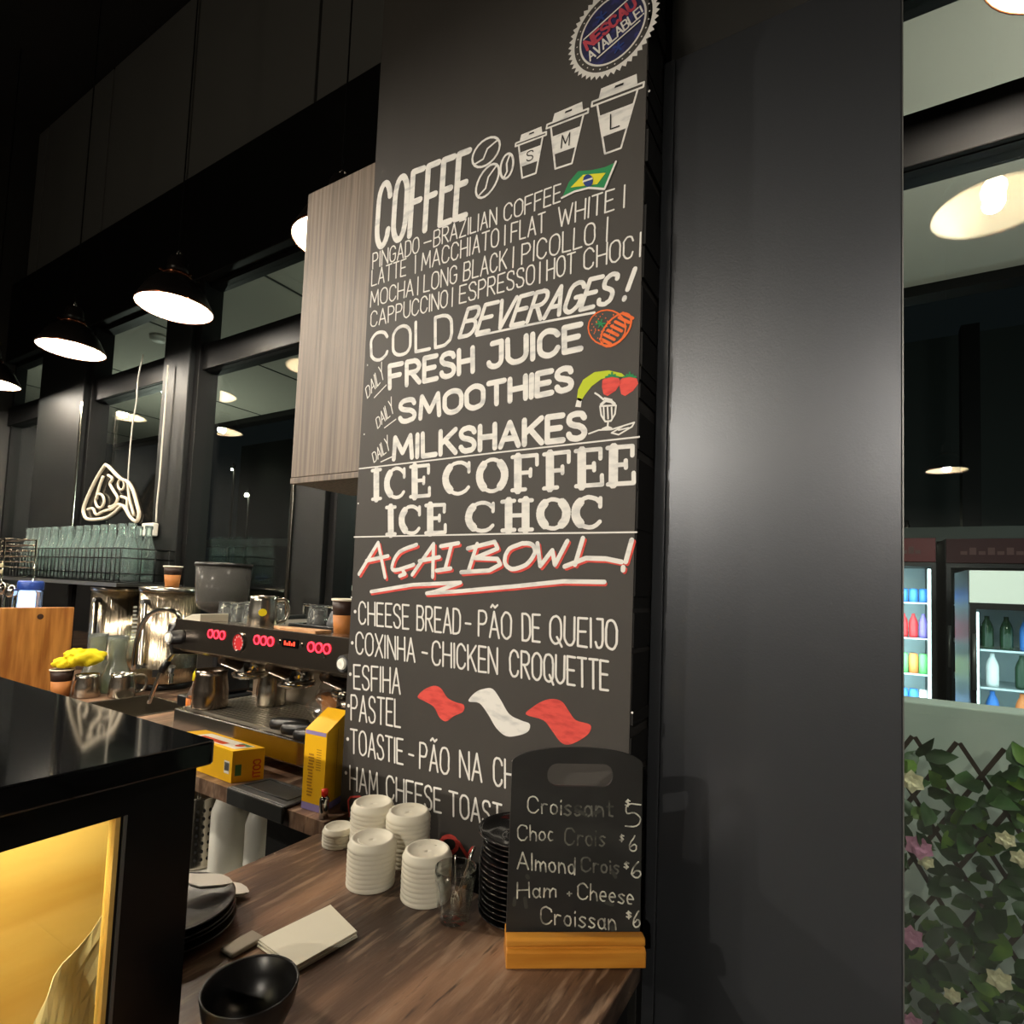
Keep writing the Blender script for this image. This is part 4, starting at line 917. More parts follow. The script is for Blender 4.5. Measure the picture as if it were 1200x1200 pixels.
def espresso_cup(loc, label, m='dark_cup', r=.033, h=.05, up=False):
    x, y, z = loc; e = empty('espresso_cup', loc, label, 'cup', 'cups on the black tray')
    pr = [(0, .002), (r*.6, 0), (r*.65, .004), (r*.95, h*.6), (r, h), (r*.92, h), (r*.86, h*.6), (r*.55, .008), (0, .006)]
    if not up: pr = [(a, h-b) for a, b in pr]
    t = MB(); t.lathe(pr, loc, 22); t.build('cup_body', M[m], e)
    t = MB(); zz = z+h*.5; t.tube(smooth([(x+r*.85, y+.0, zz+h*.25), (x+r*1.5, y, zz+h*.2), (x+r*1.45, y, zz-h*.15), (x+r*.8, y, zz-h*.25)]), .0042, 6); t.build('handle', M[m], e)
    return e
espresso_cup((-1.588, 1.355, CZ), 'black upturned espresso cup at the left end of the tray')
espresso_cup((-1.44, 1.30, CZ), 'grey upturned cup at the right of the tray', 'grey_cup', .034, .055)
for k in range(6):
    espresso_cup((-1.535+k*.047+(k % 2)*.002, 1.372+.0*k, CZ), '%s glossy black cup from the left in the back row on the tray' % ORD[k], 'dark_cup', .0215, .06)
M['pale_wood'] = mat('pale_wood', S(206,158,112), .5, noise=(S(180,130,88), (8,40,40), 4, .4, .6))
t = MB(); t.prism([(-1.525, 0), (-1.46, .014), (-1.30, .030), (-1.30, -.03), (-1.46, -.026)], (0, 1.125, mz(-.1545)), (1, 0, 0), (0, 1, 0), (0, 0, .009)); t.v = t.v
tag(t.build('wooden_paddle', M['pale_wood'], None, .002), 'pale wooden paddle lying at the front of the machine top', 'paddle')
paper_cup('paper_cup', (-1.315, 1.21, TZ+.0004), 'tall brown paper cup on the machine top beside the board edge', .035, .105)

# ------------------------------------------------------------------ on the drip tray and in front
DT = mz(-.4515)
steel_jug((-1.895, 1.165, DT), 'large dark mirror milk jug on the left of the drip tray', .056, .128, 2.9, 'mach_panel')
steel_jug((-1.78, 1.32, DT), 'steel milk jug standing behind the large one on the drip tray', .05, .115, 2.6)
M['orange_liq'] = mat('orange_label', S(216,120,40), .5)
sb = empty('squeeze_bottle', (-2.10, 1.13, BACK), 'small clear bottle with orange label and yellow top, left of the coffee machine', 'bottle')
c = (-2.045, 1.20, BACK+.001)
t = MB(); t.lathe([(0, 0), (.027, 0), (.028, .01), (.028, .13), (.012, .165), (.012, .18), (0, .18)], c, 20); t.build('bottle_body', M['clear'], sb)
t = MB(); t.lathe([(.0283, .06), (.0287, .06), (.0287, .12), (.0283, .12)], c, 20, close=True); t.build('label_band', M['orange_liq'], sb)
t = MB(); t.lathe([(0, .181), (.014, .181), (.012, .205), (.005, .222), (0, .223)], c, 16); t.build('cap', M['yellow_cloth'], sb)
M['blue_cloth'] = mat('blue_grey_film', S(120,150,180), .3, bump=((60,60,60), .5))
for k, (hx, hy, tx_, ty_) in enumerate(((-1.475, 1.098, -1.30, 1.178), (-1.400, 1.080, -1.235, 1.150), (-1.320, 1.060, -1.18, 1.118))):
    a = Vector((hx, hy, DT+.021+.001*k)); b_ = Vector((tx_, ty_, DT+.030)); d = (b_-a).normalized()
    e = empty('portafilter', tuple(a), '%s black-handled coffee filter holder from the left, lying on the drip tray' % ORD[k], 'filter holder', 'filter holders on the drip tray')
    t = MB(); q = [a+d*s for s in (0, .006, .03, .08, .115)]; t.tube(q, [.008, .016, .0185, .0165, .012], 12); t.build('handle', M['black_plastic'], e)
    t = MB(); t.tube([a+d*.1155, a+d*.15], .006, 10); t.lathe([(0, -.014), (.018, -.014), (.020, -.005), (.020, .010), (.018, .010), (.017, -.009), (0, -.009)], a+d*.168, 22); t.build('filter_head', M['chrome'], e)
M['film'] = glass_mat('crinkled_film', (.93,.94,.95,1), 1.0, .12, 1.5, .12)
pb = empty('cup_in_bag', (-1.40, 1.28, DT), 'brown paper cup wrapped in a crinkled clear bag at the right of the drip tray', 'cup')
t = MB(); t.lathe([(0, 0), (.032, 0), (.042, .085), (.0405, .085), (.031, .002), (0, .002)], (-1.43, 1.295, DT+.001), 22); t.build('cup_body', M['kraft'], pb)
t = MB(); blob(t, (-1.405, 1.275, DT+.057), .08, .055, .056, .35, 12, -.055); t.build('bag', M['film'], pb)

# ------------------------------------------------------------------ yellow cartons, tamping mat
M['carton'] = mat('yellow_carton', S(240,184,18), .5); M['carton_dk'] = mat('carton_print', S(176,120,16), .6); M['carton_red'] = mat('carton_red', S(206,74,30), .5)
M['lilac'] = mat('lilac_print', S(150,136,190), .5); M['carton_white'] = mat('carton_white', S(232,226,208), .5); M['carton_green'] = mat('carton_green', S(70,120,70), .5)
# tall carton with a slanted open top
a0, b0, c0 = Vector((-1.166, .970, 0)), Vector((-1.094, .975, 0)), Vector((-1.122, 1.066, 0))
d0 = a0+(c0-b0); zt = EYE-.372
yc = empty('tall_carton', (-1.13, 1.01, BACK), 'tall yellow carton with lilac foot and torn top, standing beside the board', 'carton')
def quadbox(t, pts, z0, zl):
    n = 4; vs = [Vector((p.x, p.y, z0)) for p in pts]+[Vector((p.x, p.y, z)) for p, z in zip(pts, zl)]
    t.add(vs, [[3,2,1,0],[4,5,6,7]]+[[i, (i+1) % 4, (i+1) % 4+4, i+4] for i in range(4)])
t = MB(); quadbox(t, (a0, b0, c0, d0), BACK+.018, (zt, zt, zt+.035, zt+.035)); t.build('carton_body', M['carton'], yc)
t = MB(); quadbox(t, (a0, b0, c0, d0), BACK+.001, (BACK+.018,)*4); t.build('carton_foot', M['lilac'], yc)
fx = (b0-a0).normalized(); fn = Vector((fx.y, -fx.x, 0)); sx_ = (c0-b0).normalized(); sn = Vector((sx_.y, -sx_.x, 0))
def on_face(t, org, ex, nn, u0, u1, z0, z1, lift=.0006):
    p = org+nn*lift; t.add([p+ex*u0+Vector((0,0,z0)), p+ex*u1+Vector((0,0,z0)), p+ex*u1+Vector((0,0,z1)), p+ex*u0+Vector((0,0,z1))], [[0,1,2,3]])
t = MB()
for k in range(14): z = BACK+.035+k*.0075; on_face(t, a0, fx, fn, .014+random.uniform(0, .004), .030+random.uniform(0, .008), z, z+.0042)
for k in range(9): z = BACK+.10+k*.006; on_face(t, a0, fx, fn, .042, .058, z, z+.002)
t.build('printing', M['carton_dk'], yc)
t = MB(); on_face(t, a0, fx, fn, .002, .070, zt-BACK+BACK-.010, zt-.001); t.build('torn_edge', M['lilac'], yc)
t = MB(); on_face(t, b0, sx_, sn, .05, .052, BACK+.02, zt-.0); t.build('crease', M['carton_dk'], yc)
# small tube with a red cap between carton and board
tb = empty('red_capped_tube', (-1.102, .985, BACK), 'small shiny tube with a red cap between the tall carton and the board', 'tube')
c = Vector((-1.076, .962, BACK+.001)); 
t = MB(); t.lathe([(0, 0), (.011, 0), (.0115, .045), (.006, .052), (0, .052)], c, 16); t.build('tube_body', M['chrome'], tb)
t = MB(); t.lathe([(0, .0525), (.008, .0525), (.008, .066), (0, .067)], c, 14); t.build('cap', mat('red_cap', S(220,50,30), .4), tb)
# long carton
LZ = BACK+.001
la, lb = Vector((-1.452, .968, 0)), Vector((-1.415, 1.04, 0)); lx = Vector((-1.63, .972, 0)); ex = (lx-la).normalized(); ey = (lb-la).normalized()
lc = empty('long_carton', (-1.55, 1.0, BACK), 'long yellow carton with printed top lying before the coffee machine', 'carton')
hl = .086; L_ = .30; W_ = .082
t = MB(); quadbox(t, (la, la+ey*W_, la+ey*W_+ex*L_, la+ex*L_), LZ, (LZ+hl,)*4); t.build('carton_body', M['carton'], lc)
nn1 = Vector((-ex.y, ex.x, 0)); nn1 = nn1 if nn1.y < 0 else -nn1; nn2 = Vector((ey.y, -ey.x, 0)); nn2 = nn2 if nn2.x > 0 else -nn2
t = MB(); on_face(t, la, ex, nn1, .012, .036, LZ+.022, LZ+.056); bc = t.build('barcode_panel', M['carton_white'], lc)
t = MB()
for k in range(7): on_face(t, la, ex, nn1, .014+k*.003, .0155+k*.003, LZ+.03, LZ+.052, .0012)
t.build('barcode', M['ink'], bc)
t = MB(); on_face(t, la, ey, nn2, .008, .024, LZ+.018, LZ+.048); t.build('green_panel', M['carton_green'], lc)
class SideConv:
    def __init__(s, o, ex, ey, nn): s.o, s.ex, s.ey, s.nn = o, ex, ey, nn
    def __call__(s, u, v): return s.o+s.ex*u+s.ey*v
t = MB(); st, T = word_strokes('COTI'); cv = SideConv(la+nn2*.001, ey, Vector((0, 0, 1)), nn2)
for s in st: ribbon(t, [(.072-.018*gy, LZ+.010+.046*(1-gx)) for gx, gy in s], .0036, cv)
t.bl = 0
t.build('red_lettering', M['carton_red'], lc)
tz_ = LZ+hl+.0006
def on_top(t, u0, u1, v0, v1, lift=0): t.add([Vector((0, 0, tz_+lift))+la+ex*u+ey*v for u, v in ((u0, v0), (u1, v0), (u1, v1), (u0, v1))], [[0, 1, 2, 3]])
t = MB(); on_top(t, .02, .24, .015, .068); tp = t.build('top_picture', M['carton_white'], lc)
t = MB(); on_top(t, .09, .22, .02, .04, .0005); t.build('top_lettering', M['carton_red'], tp)
t = MB(); t.add([Vector((0, 0, tz_+.0006))+la+ex*(.05+.014*math.cos(k*.5236))+ey*(.045+.012*math.sin(k*.5236)) for k in range(12)], [list(range(12))]); t.build('berry_picture', M['carton_red'], tp)
t = MB(); on_top(t, .025, .07, .05, .064, .0005); t.build('leaf_picture', M['carton_green'], tp)
# tamping mat hanging over the worktop's edge
M['rubber'] = mat('grey_black_rubber', S(38,39,37), .5, bump=((200,200,200), .1))
tm = empty('tamping_mat', (-1.30, .99, BACK), 'dark rubber tamping mat with a lip over the worktop edge, before the tall carton', 'mat')
m0 = [Vector((-1.415, .940, 0)), Vector((-1.187, .940, 0)), Vector((-1.187, 1.048, 0)), Vector((-1.392, 1.048, 0))]
t = MB(); quadbox(t, m0, BACK+.001, (BACK+.009,)*4); t.box((-1.415, .932, BACK-.034), (-1.187, .9399, BACK+.009)); t.build('mat_body', M['rubber'], tm, .005)
t = MB(); t.tube([Vector((-1.39, .965, BACK+.0092)), Vector((-1.21, .965, BACK+.0092)), Vector((-1.21, 1.035, BACK+.0092)), Vector((-1.375, 1.035, BACK+.0092))], .0022, 6, True); t.build('raised_ridge', M['rubber'], tm)

# ------------------------------------------------------------------ below the back worktop
UZ = .6405
pcn = empty('cutlery_canister', (-1.56, 1.09, UZ), 'perforated steel cutlery canister on the pale shelf below the worktop', 'canister')
c = Vector((-1.735, 1.065, UZ+.001)); R_ = .055
t = MB(); t.lathe([(0, 0), (R_, 0), (R_+.002, .006), (R_, .012), (R_, .205), (R_+.004, .212), (R_-.003, .212), (R_-.003, .01), (0, .008)], c, 32); t.build('canister_body', M['steel'], pcn)
t = MB()
for k in range(14):
    for j in range(7):
        a = -2.6+k*.31; z = .03+j*.024; dv = Vector((math.cos(a), math.sin(a), 0)); tv = Vector((-math.sin(a), math.cos(a), 0)); o_ = c+dv*(R_+.0008)+Vector((0, 0, z))
        t.add([o_+tv*.0042*math.cos(q*.785)+Vector((0, 0, .0055*math.sin(q*.785))) for q in range(8)], [list(range(8))])
tag(t.build('perforation', M['ink'], pcn), kind='stuff')
for k, (dx, dy, h) in enumerate(((-.02, .0, .265), (.012, -.012, .255), (.02, .02, .27), (-.01, .026, .26))):
    t = MB(); p0 = c+Vector((dx*.6, dy*.6, .012)); p1 = c+Vector((dx*1.4, dy*1.4, h-.03)); t.tube([p0, p1], .0032, 6); b = t; b.lathe([(0, -.016), (.008, -.012), (.011, 0), (.008, .018), (0, .022)], p1+Vector((0, 0, .01)), 12, True, Matrix.Diagonal((1, .4, 1)))
    tag(t.build('teaspoon', M['chrome']), '%s teaspoon sticking out of the perforated canister' % ORD[k], 'spoon', 'spoons in the canister')
for k, (x, y, w, h, lab) in enumerate(((-1.60, 1.075, .055, .262, 'white plastic bottle right beside the perforated canister'), (-1.475, 1.085, .040, .245, 'narrower white plastic bottle under the tamping mat'), (-1.39, 1.10, .034, .235, 'small white bottle furthest right below the worktop'))):
    e = empty('white_bottle', (x, y, UZ), lab, 'bottle', 'white bottles below the worktop')
    t = MB(); t.lathe([(0, 0), (w*.9, 0), (w, .008), (w, h*.72), (w*.8, h*.84), (w*.45, h*.9), (w*.45, h*.93), (0, h*.93)], (x, y, UZ+.001), 24); t.build('bottle_body', M['white_plastic'], e)
    t = MB(); t.lathe([(0, h*.931), (w*.55, h*.931), (w*.55, h*.985), (0, h)], (x, y, UZ+.001), 20); t.build('cap', M['white_plastic'], e)

# ------------------------------------------------------------------ on the bar worktop
M['lid'] = mat('cream_lid_plastic', S(236,230,210), .42)
BZ = BAR+.0006
lp = [(.0462, 0), (.0468, .0035), (.0455, .0068), (.0440, .0085), (.0415, .0150), (.0385, .0172), (.0360, .0165), (.0335, .0128), (.010, .0115), (0, .0115)]
lp2 = [(r-.0009, max(z-.0011, 0)) for r, z in lp[::-1]]
def make_lid():
    t = MB(); t.lathe(lp+[(0, .0104)]+lp2[1:-1]+[(.0452, 0)], (0, 0, 0), 36); t.keep_normals = False
    t.tube([(0.0+.027*math.cos(a*.35+1.2), .027*math.sin(a*.35+1.2), .0118) for a in range(-2, 3)], .0014, 6)
    return t.build('lid', M['lid'])
LID0 = make_lid(); LID0['category'] = 'lid'
stacks = [((-.973, .915), 5, 'low leftmost lid stack', 'lids in the low leftmost stack'), ((-.893, .935), 8, 'left rear lid stack', 'lids in the left rear stack'), ((-.800, .945), 9, 'right rear lid stack', 'lids in the right rear stack'),
          ((-.797, .838), 8, 'front lid stack', 'lids in the front stack'), ((-.680, .862), 9, 'lid stack beside the glass tumbler', 'lids in the stack beside the tumbler')]
first = True
for (x, y), n, nm, grp in stacks:
    n = n*1
    P = .0086
    cnt = {'low leftmost lid stack': 5, 'left rear lid stack': 11, 'right rear lid stack': 11, 'front lid stack': 9, 'lid stack beside the glass tumbler': 9}[nm]
    for k in range(cnt):
        o = LID0 if first else LID0.copy()
        if not first: COL.objects.link(o)
        first = False
        sl_ = .74 if nm.startswith('low') else 1; o.scale = (sl_, sl_, sl_)
        o.location = (x+random.uniform(-.0003, .0003), y+random.uniform(-.0003, .0003), BZ+k*P*sl_); o.rotation_euler.z = random.uniform(0, 6.28)
        pos = 'topmost' if k == cnt-1 else ('bottom' if k == 0 else ORD[k]+' from the bottom')
        o['label'] = 'cream plastic cup lid, %s of the %s' % (pos, nm); o['group'] = grp
# faceted tumbler with spoons
M['tumbler'] = glass_mat('tumbler_glass', (.95,.97,.96,1), 1.6, .03, 1.5, .04)
gt = Vector((-.592, .832, BZ))
def facet(r, z, flute):
    return [Vector((gt.x+(r*(1-flute*(.5+.5*math.cos(9*a))))*math.cos(a), gt.y+(r*(1-flute*(.5+.5*math.cos(9*a))))*math.sin(a), gt.z+z)) for a in [2*math.pi*k/54 for k in range(54)]]
rows = [facet(.0005, 0, 0), facet(.025, 0, .0), facet(.0275, .004, .03), facet(.030, .02, .07), facet(.0335, .055, .07), facet(.0355, .068, .0), facet(.0365, .088, 0), facet(.0352, .088, 0), facet(.034, .068, 0), facet(.0315, .054, .03), facet(.0275, .02, .03), facet(.024, .011, 0), facet(.0005, .011, 0)]
t = MB(); t.add([v for r in rows for v in r], [[i*54+k, i*54+(k+1) % 54, (i+1)*54+(k+1) % 54, (i+1)*54+k] for i in range(len(rows)-1) for k in range(54)], True)
tag(t.build('glass_tumbler', M['tumbler']), 'fluted clear glass tumbler holding teaspoons, between lids and black saucers', 'tumbler')
for k, (dx, dy, ux, uy, L_) in enumerate(((-.008, .004, .030, .008, .125), (.004, -.006, .024, .020, .122), (-.002, .010, .012, .026, .105), (.002, -.002, -.012, .014, .10))):
    p0 = gt+Vector((dx, dy, .014)); p1 = gt+Vector((ux, uy, L_))
    t = MB(); d = (p1-p0); t.tube([p0+d*.24, p0+d*.6, p1], [.0016, .0020, .0034], 8, flat=.5); t.lathe([(0, -.014), (.006, -.011), (.0085, 0), (.0065, .012), (0, .018)], p0+d*.14, 12, True, Matrix.Diagonal((1, .5, 1)))
    tag(t.build('teaspoon', M['chrome']), '%s teaspoon in the glass tumbler' % ('longest', 'second longest', 'third longest', 'shortest')[k], 'spoon', 'spoons in the tumbler')
# saucers
M['saucer'] = mat('black_glazed_ceramic', S(14,14,15), .10, spec=.7)
sp = [(0, .0), (.032, 0), (.034, .0025), (.048, .0045), (.066, .0105), (.0715, .0165), (.0725, .0185), (.0705, .0188), (.0655, .0132), (.047, .0074), (.034, .0058), (.026, .0050), (.024, .0062), (.022, .0050), (0, .0050)]
t = MB(); t.lathe(sp, (0, 0, 0), 44); SA0 = t.build('saucer', M['saucer']); SA0['category'] = 'saucer'; SA0['group'] = 'black saucers stacked behind the small chalkboard'
NSA = 15
for k in range(NSA):
    o = SA0 if k == 0 else SA0.copy()
    if k: COL.objects.link(o)
    s = 1.06 if k == NSA-1 else (.95 if k > NSA-5 else 1.0)
    o.location = (-.503+random.uniform(-.001, .001), .902+random.uniform(-.001, .001), BZ+k*.0094+(.002 if k == NSA-1 else 0)); o.scale = (s, s, 1)
    o['label'] = 'glossy black saucer, %s of the stack behind the small chalkboard' % ('topmost' if k == NSA-1 else 'bottom' if k == 0 else ORD[k]+' from the bottom')
# black plates, white spoons, napkins, bowl
M['plate'] = mat('matt_black_ceramic', S(26,25,25), .32)
pp = [(0, 0), (.052, 0), (.054, .003), (.082, .008), (.098, .013), (.0993, .015), (.097, .0155), (.080, .0105), (.053, .0065), (0, .0065)]
t = MB(); t.lathe(pp, (0, 0, 0), 56); PL0 = t.build('plate', M['plate']); PL0['category'] = 'plate'; PL0['group'] = 'black plates stacked on the bar'
for k in range(4):
    o = PL0 if k == 0 else PL0.copy()
    if k: COL.objects.link(o)
    o.location = (-.955+(.004, -.003, .003, 0)[k], .540+(.002, .004, -.003, 0)[k], BZ+k*.0098)
    o['label'] = 'matt black plate, %s of the stack beside the pastry case' % ('bottom', 'second from the bottom', 'third from the bottom', 'topmost')[k]
M['porcelain'] = mat('white_porcelain', S(232,226,212), .25)
for k, (x, y, a) in enumerate(((-.955, .590, 3.75), (-.985, .648, 3.62))):
    BZs = BZ+(.046, .0)[k]
    e = empty('white_spoon', (x, y, BZs), ('white porcelain spoon resting on the topmost black plate', 'white porcelain spoon lying on the bar behind the black plates')[k], 'spoon', 'white spoons'); ca, sa = math.cos(a), math.sin(a)
    t = MB(); N = 16; rings = []
    prof = [(-.055, .002, .008), (-.045, .012, .010), (-.03, .019, .012), (-.01, .022, .012), (.008, .016, .014), (.02, .009, .018), (.05, .007, .024), (.08, .009, .028), (.088, .003, .029)]
    vs = []; fs = []
    for u, w, zt_ in prof:
        for q in range(N):
            b = 2*math.pi*q/N; vv = w*math.cos(b); zz = zt_+(.0 if math.sin(b) > 0 else math.sin(b)*min(.011, w*.7))
            vs.append((x+ca*u-sa*vv, y+sa*u+ca*vv, BZs+.002+zz))
    for i in range(len(prof)-1):
        for q in range(N): fs.append([i*N+q, i*N+(q+1) % N, (i+1)*N+(q+1) % N, (i+1)*N+q])
    t.add(vs, fs, True); t.build('spoon_body', M['porcelain'], e)
na, nb, nc, nd = [Vector((p[0], p[1], 0)) for p in ((-.805, .548), (-.790, .724), (-.695, .701), (-.700, .585))]
M['napkin'] = mat('paper_napkin', S(234,228,206), .8, bump=((40,40,40), .25))
u = (nb-na).normalized(); v = Vector((u.y, -u.x, 0))
P0 = Vector((-.700, .590, BZ)); P1 = Vector((-.690, .701, BZ)); P2 = Vector((-.785, .728, BZ)); P3 = Vector((-.800, .597, BZ))
for k in range(4):
    t = MB(); z = k*.0028; pts = [p+Vector((.001*math.sin(k*2+i), .001*math.cos(k*3+i), z+.0002)) for i, p in enumerate((P0, P1, P2, P3))]
    t.add(pts+[p+Vector((0, 0, .0025)) for p in pts], [[0,1,2,3],[7,6,5,4],[0,4,5,1],[1,5,6,2],[2,6,7,3],[3,7,4,0]])
    tag(t.build('folded_napkin', M['napkin'], None, .0006), 'folded white paper napkin, %s of the little pile behind the black bowl' % ('bottom', 'second from the bottom', 'third from the bottom', 'topmost')[k], 'napkin', 'folded napkins on the bar')
t = MB(); t.box((-.835, .556, BZ), (-.803, .612, BZ+.008), bev=.003)
tag(t.build('grey_holder', mat('grey_plastic', S(160,150,132), .5)), 'small grey-brown clip at the left end of the napkins', 'clip')
t = MB(); t.lathe([(0, .0), (.028, 0), (.030, .004), (.044, .018), (.0545, .042), (.0580, .064), (.0572, .066), (.0545, .064), (.051, .042), (.041, .021), (.026, .010), (0, .008)], (-.652, .480, BZ), 56)
tag(t.build('bowl', M['plate']), 'empty matt black bowl at the bottom of the picture before the napkins', 'bowl')

# ------------------------------------------------------------------ small chalkboard in a wooden foot
M['slate'] = mat('small_slate', S(36,36,35), .6, noise=(S(50,50,48), (9,9,14), 4, .45, .75))
M['foot_wood'] = mat('honey_wood', S(206,142,54), .38, noise=(S(180,110,28), (4,40,40), 5, .4, .65), coat=.2)
M['chalk_mark'] = mat('chalk_mark', S(222,222,208), .9, noise=(S(120,120,112), (60,60,60), 3, .42, .66))
M['faint_chalk'] = mat('faint_chalk', S(112,112,104), .9, noise=(S(62,62,58), (60,60,60), 3, .4, .64))
sg0 = Vector((-.4495, .773, BZ)); sg1 = Vector((-.2715, .8975, BZ)); sd = (sg1-sg0); SW = sd.length; sd.normalize()
sg = empty('tabletop_chalkboard', sg0, 'small black chalkboard of croissant prices in a honey wooden foot at the bar corner', 'chalkboard', local=True)
sg.rotation_euler.z = math.atan2(sd.y, sd.x)
t = MB(); t.prism([(0, 0), (0, .023), (.004, .026), (.008, .028), (.005, .031), (.005, .038), (.009, .041), (.0245, .041), (.0245, .024), (.0335, .024), (.0335, .041), (.05, .039), (.054, .023), (.056, 0)], (0, 0, 0), (0, 1, 0), (0, 0, 1), (SW, 0, 0))
t.build('foot', M['foot_wood'], sg, .0015)
TL = math.radians(1.5); e_v = Vector((0, math.sin(TL), math.cos(TL))); e_n = Vector((0, -math.cos(TL), math.sin(TL)))
SO = Vector((.001, .0315, .0245)); SWB = SW-.002; SH = .272; ARC = .026
bm = bmesh.new()
outl = [(0, 0), (SWB, 0), (SWB, SH)]+[(SWB/2+SWB/2*math.cos(a), SH+ARC*math.sin(a)) for a in [math.pi*k/24 for k in range(1, 24)]]+[(0, SH)]
def slot(cx, cy, w, h, r, n=6):
    o = []
    for qx, qy, a0 in ((cx+w/2-r, cy+h/2-r, 0), (cx-w/2+r, cy+h/2-r, 90), (cx-w/2+r, cy-h/2+r, 180), (cx+w/2-r, cy-h/2+r, 270)):
        o += [(qx+r*math.cos(math.radians(a0+90*k/n)), qy+r*math.sin(math.radians(a0+90*k/n))) for k in range(n+1)]
    return o
inn = slot(SWB*.52, SH-.018, .108, .036, .0165)
allE = []
for lp_ in (outl, inn):
    vs = [bm.verts.new(SO+Vector((1, 0, 0))*u+e_v*v) for u, v in lp_]
    allE += [bm.edges.new((vs[i], vs[(i+1) % len(vs)])) for i in range(len(vs))]
bmesh.ops.triangle_fill(bm, use_beauty=True, use_dissolve=False, edges=allE)
ex_ = bmesh.ops.extrude_face_region(bm, geom=bm.faces[:])
for v in [g for g in ex_['geom'] if isinstance(g, bmesh.types.BMVert)]: v.co -= e_n*.006
bmesh.ops.recalc_face_normals(bm, faces=bm.faces[:])
me = bpy.data.meshes.new('slate'); bm.to_mesh(me); bm.free(); me.materials.append(M['slate'])
sl = bpy.data.objects.new('slate', me); COL.objects.link(sl); sl.parent = sg; sl['_local'] = 1
RZ = Matrix.Rotation(sg.rotation_euler.z, 3, 'Z')
class SignConv:
    ex, ey, nn = Vector((1, 0, 0)), e_v, e_n
    def __call__(s, zx, zy):
        d = ray(580+zx/4, 860+zy/4); n = RZ @ e_n; p0 = sg0+RZ @ SO
        org = Vector((0, 0, EYE)); k = (p0-org).dot(n)/d.dot(n); P = org+d*k
        return RZ.inverted() @ (P-sg0)+e_n*.0006
SGC = SignConv()
def chalk_text(items, m, w):
    t = MB()
    for word, xs_, xe_, yb0, yb1, hgt in items:
        st, T = word_strokes(word, .3)
        for s in st: ribbon(t, [(xs_+(xe_-xs_)*gx, yb0+(yb1-yb0)*gx-hgt*gy) for gx, gy in s], w, SGC, 0, .0005)
    return t.build('chalk_writing', m, sl)
chalk_text([('Croi', 155, 312, 368, 378, 76), ('$', 612, 632, 338, 340, 32), ('5', 612, 682, 432, 436, 105)], M['chalk_mark'], .0022)['label'] = 'chalked Croissant price 5'
chalk_text([('ssant', 325, 552, 380, 388, 78)], M['faint_chalk'], .003)['label'] = 'half rubbed-out chalk letters'
chalk_text([('Choc', 108, 275, 498, 500, 72), ('$', 585, 602, 502, 502, 30), ('6', 630, 664, 548, 550, 72)], M['chalk_mark'], .0022)['label'] = 'chalked Choc Croiss price 6'
chalk_text([('Crois', 328, 515, 518, 526, 78)], M['faint_chalk'], .0026)['label'] = 'half rubbed-out chalk letters'
chalk_text([('Almond', 105, 375, 630, 658, 78), ('$', 605, 626, 630, 632, 32), ('6', 640, 684, 672, 676, 76)], M['chalk_mark'], .0024)['label'] = 'chalked Almond Croiss price 6'
chalk_text([('Crois', 405, 580, 642, 655, 66)], M['faint_chalk'], .0028)['label'] = 'half rubbed-out chalk letters'
chalk_text([('Ham', 105, 285, 768, 764, 72), ('+', 338, 358, 765, 765, 50), ('Cheese', 388, 648, 772, 800, 74)], M['chalk_mark'], .0023)['label'] = 'chalked Ham + Cheese'
chalk_text([('Croissan', 215, 565, 888, 918, 80), ('$', 615, 638, 862, 864, 32), ('6', 648, 680, 905, 905, 76)], M['chalk_mark'], .0024)['label'] = 'chalked Croissan price 6'
t = MB()
for (x, y, dx, dy) in ((380, 360, 50, 20), (450, 375, 40, -14), (520, 790, 30, 10), (545, 640, 20, 30), (550, 905, 4, 30), (140, 770, 6, 40), (90, 800, 4, -30), (150, 665, 5, 8)):
    ribbon(t, [(x, y), (x+dx*.5, y+dy*.4), (x+dx, y+dy)], .006, SGC)
t.build('chalk_smudge', mat('chalk_smudge', S(66,66,62), .9), sl)

# ------------------------------------------------------------------ glossy black pastry case at the left
CX = -.72; CYF = .431; CT = EYE-.211
M['case_black'] = mat('case_black', S(9,9,10), .3, spec=.5)
M['warm_wood'] = mat('case_plywood', S(232,196,112), .5, noise=(S(214,168,80), (30,2.2,16), 6, .35, .65))
pcse = empty('pastry_case', (-1.1, .1, 0), 'glossy black pastry case with a lit wooden interior, at the left before the bar', 'display case')
t = MB()
ol = [(-1.62, -.45), (-.70, -.45), (-.70, .4345)]+[(-.71+.01*math.cos(a), .4345+.01*math.sin(a)) for a in (.4, .8, 1.2)]+[(-.71, .4445), (-1.62, .4445)]
t.prism(ol, (0, 0, CT-.030), (1, 0, 0), (0, 1, 0), (0, 0, .030)); t.build('top', M['black_gloss'], pcse, .003)
WZ0, WZ1, WY1 = .80, EYE-.281, .353
t = MB()
t.box((CX-.022, WY1, 0), (CX, CYF, CT-.0305)); t.box((CX-.022, -.45, WZ1), (CX, WY1, CT-.0305)); t.box((CX-.022, -.45, 0), (CX, WY1, WZ0))
t.box((-1.60, CYF-.02, 0), (CX-.022, CYF, CT-.0305)); t.box((-1.60, -.45, 0), (-1.58, CYF-.02, CT-.0305)); t.box((-1.58, -.45, 0), (CX-.022, -.43, CT-.0305))
t.build('case_frame', M['case_black'], pcse)
t = MB(); t.box((CX-.012, -.43, WZ0+.001), (CX-.006, WY1-.013, WZ1-.001)); t.build('case_glass', M['pane'], pcse)
t = MB(); t.box((CX-.016, WY1-.012, WZ0), (CX-.001, WY1-.007, WZ1)); t.build('wood_edge', M['warm_wood'], pcse)
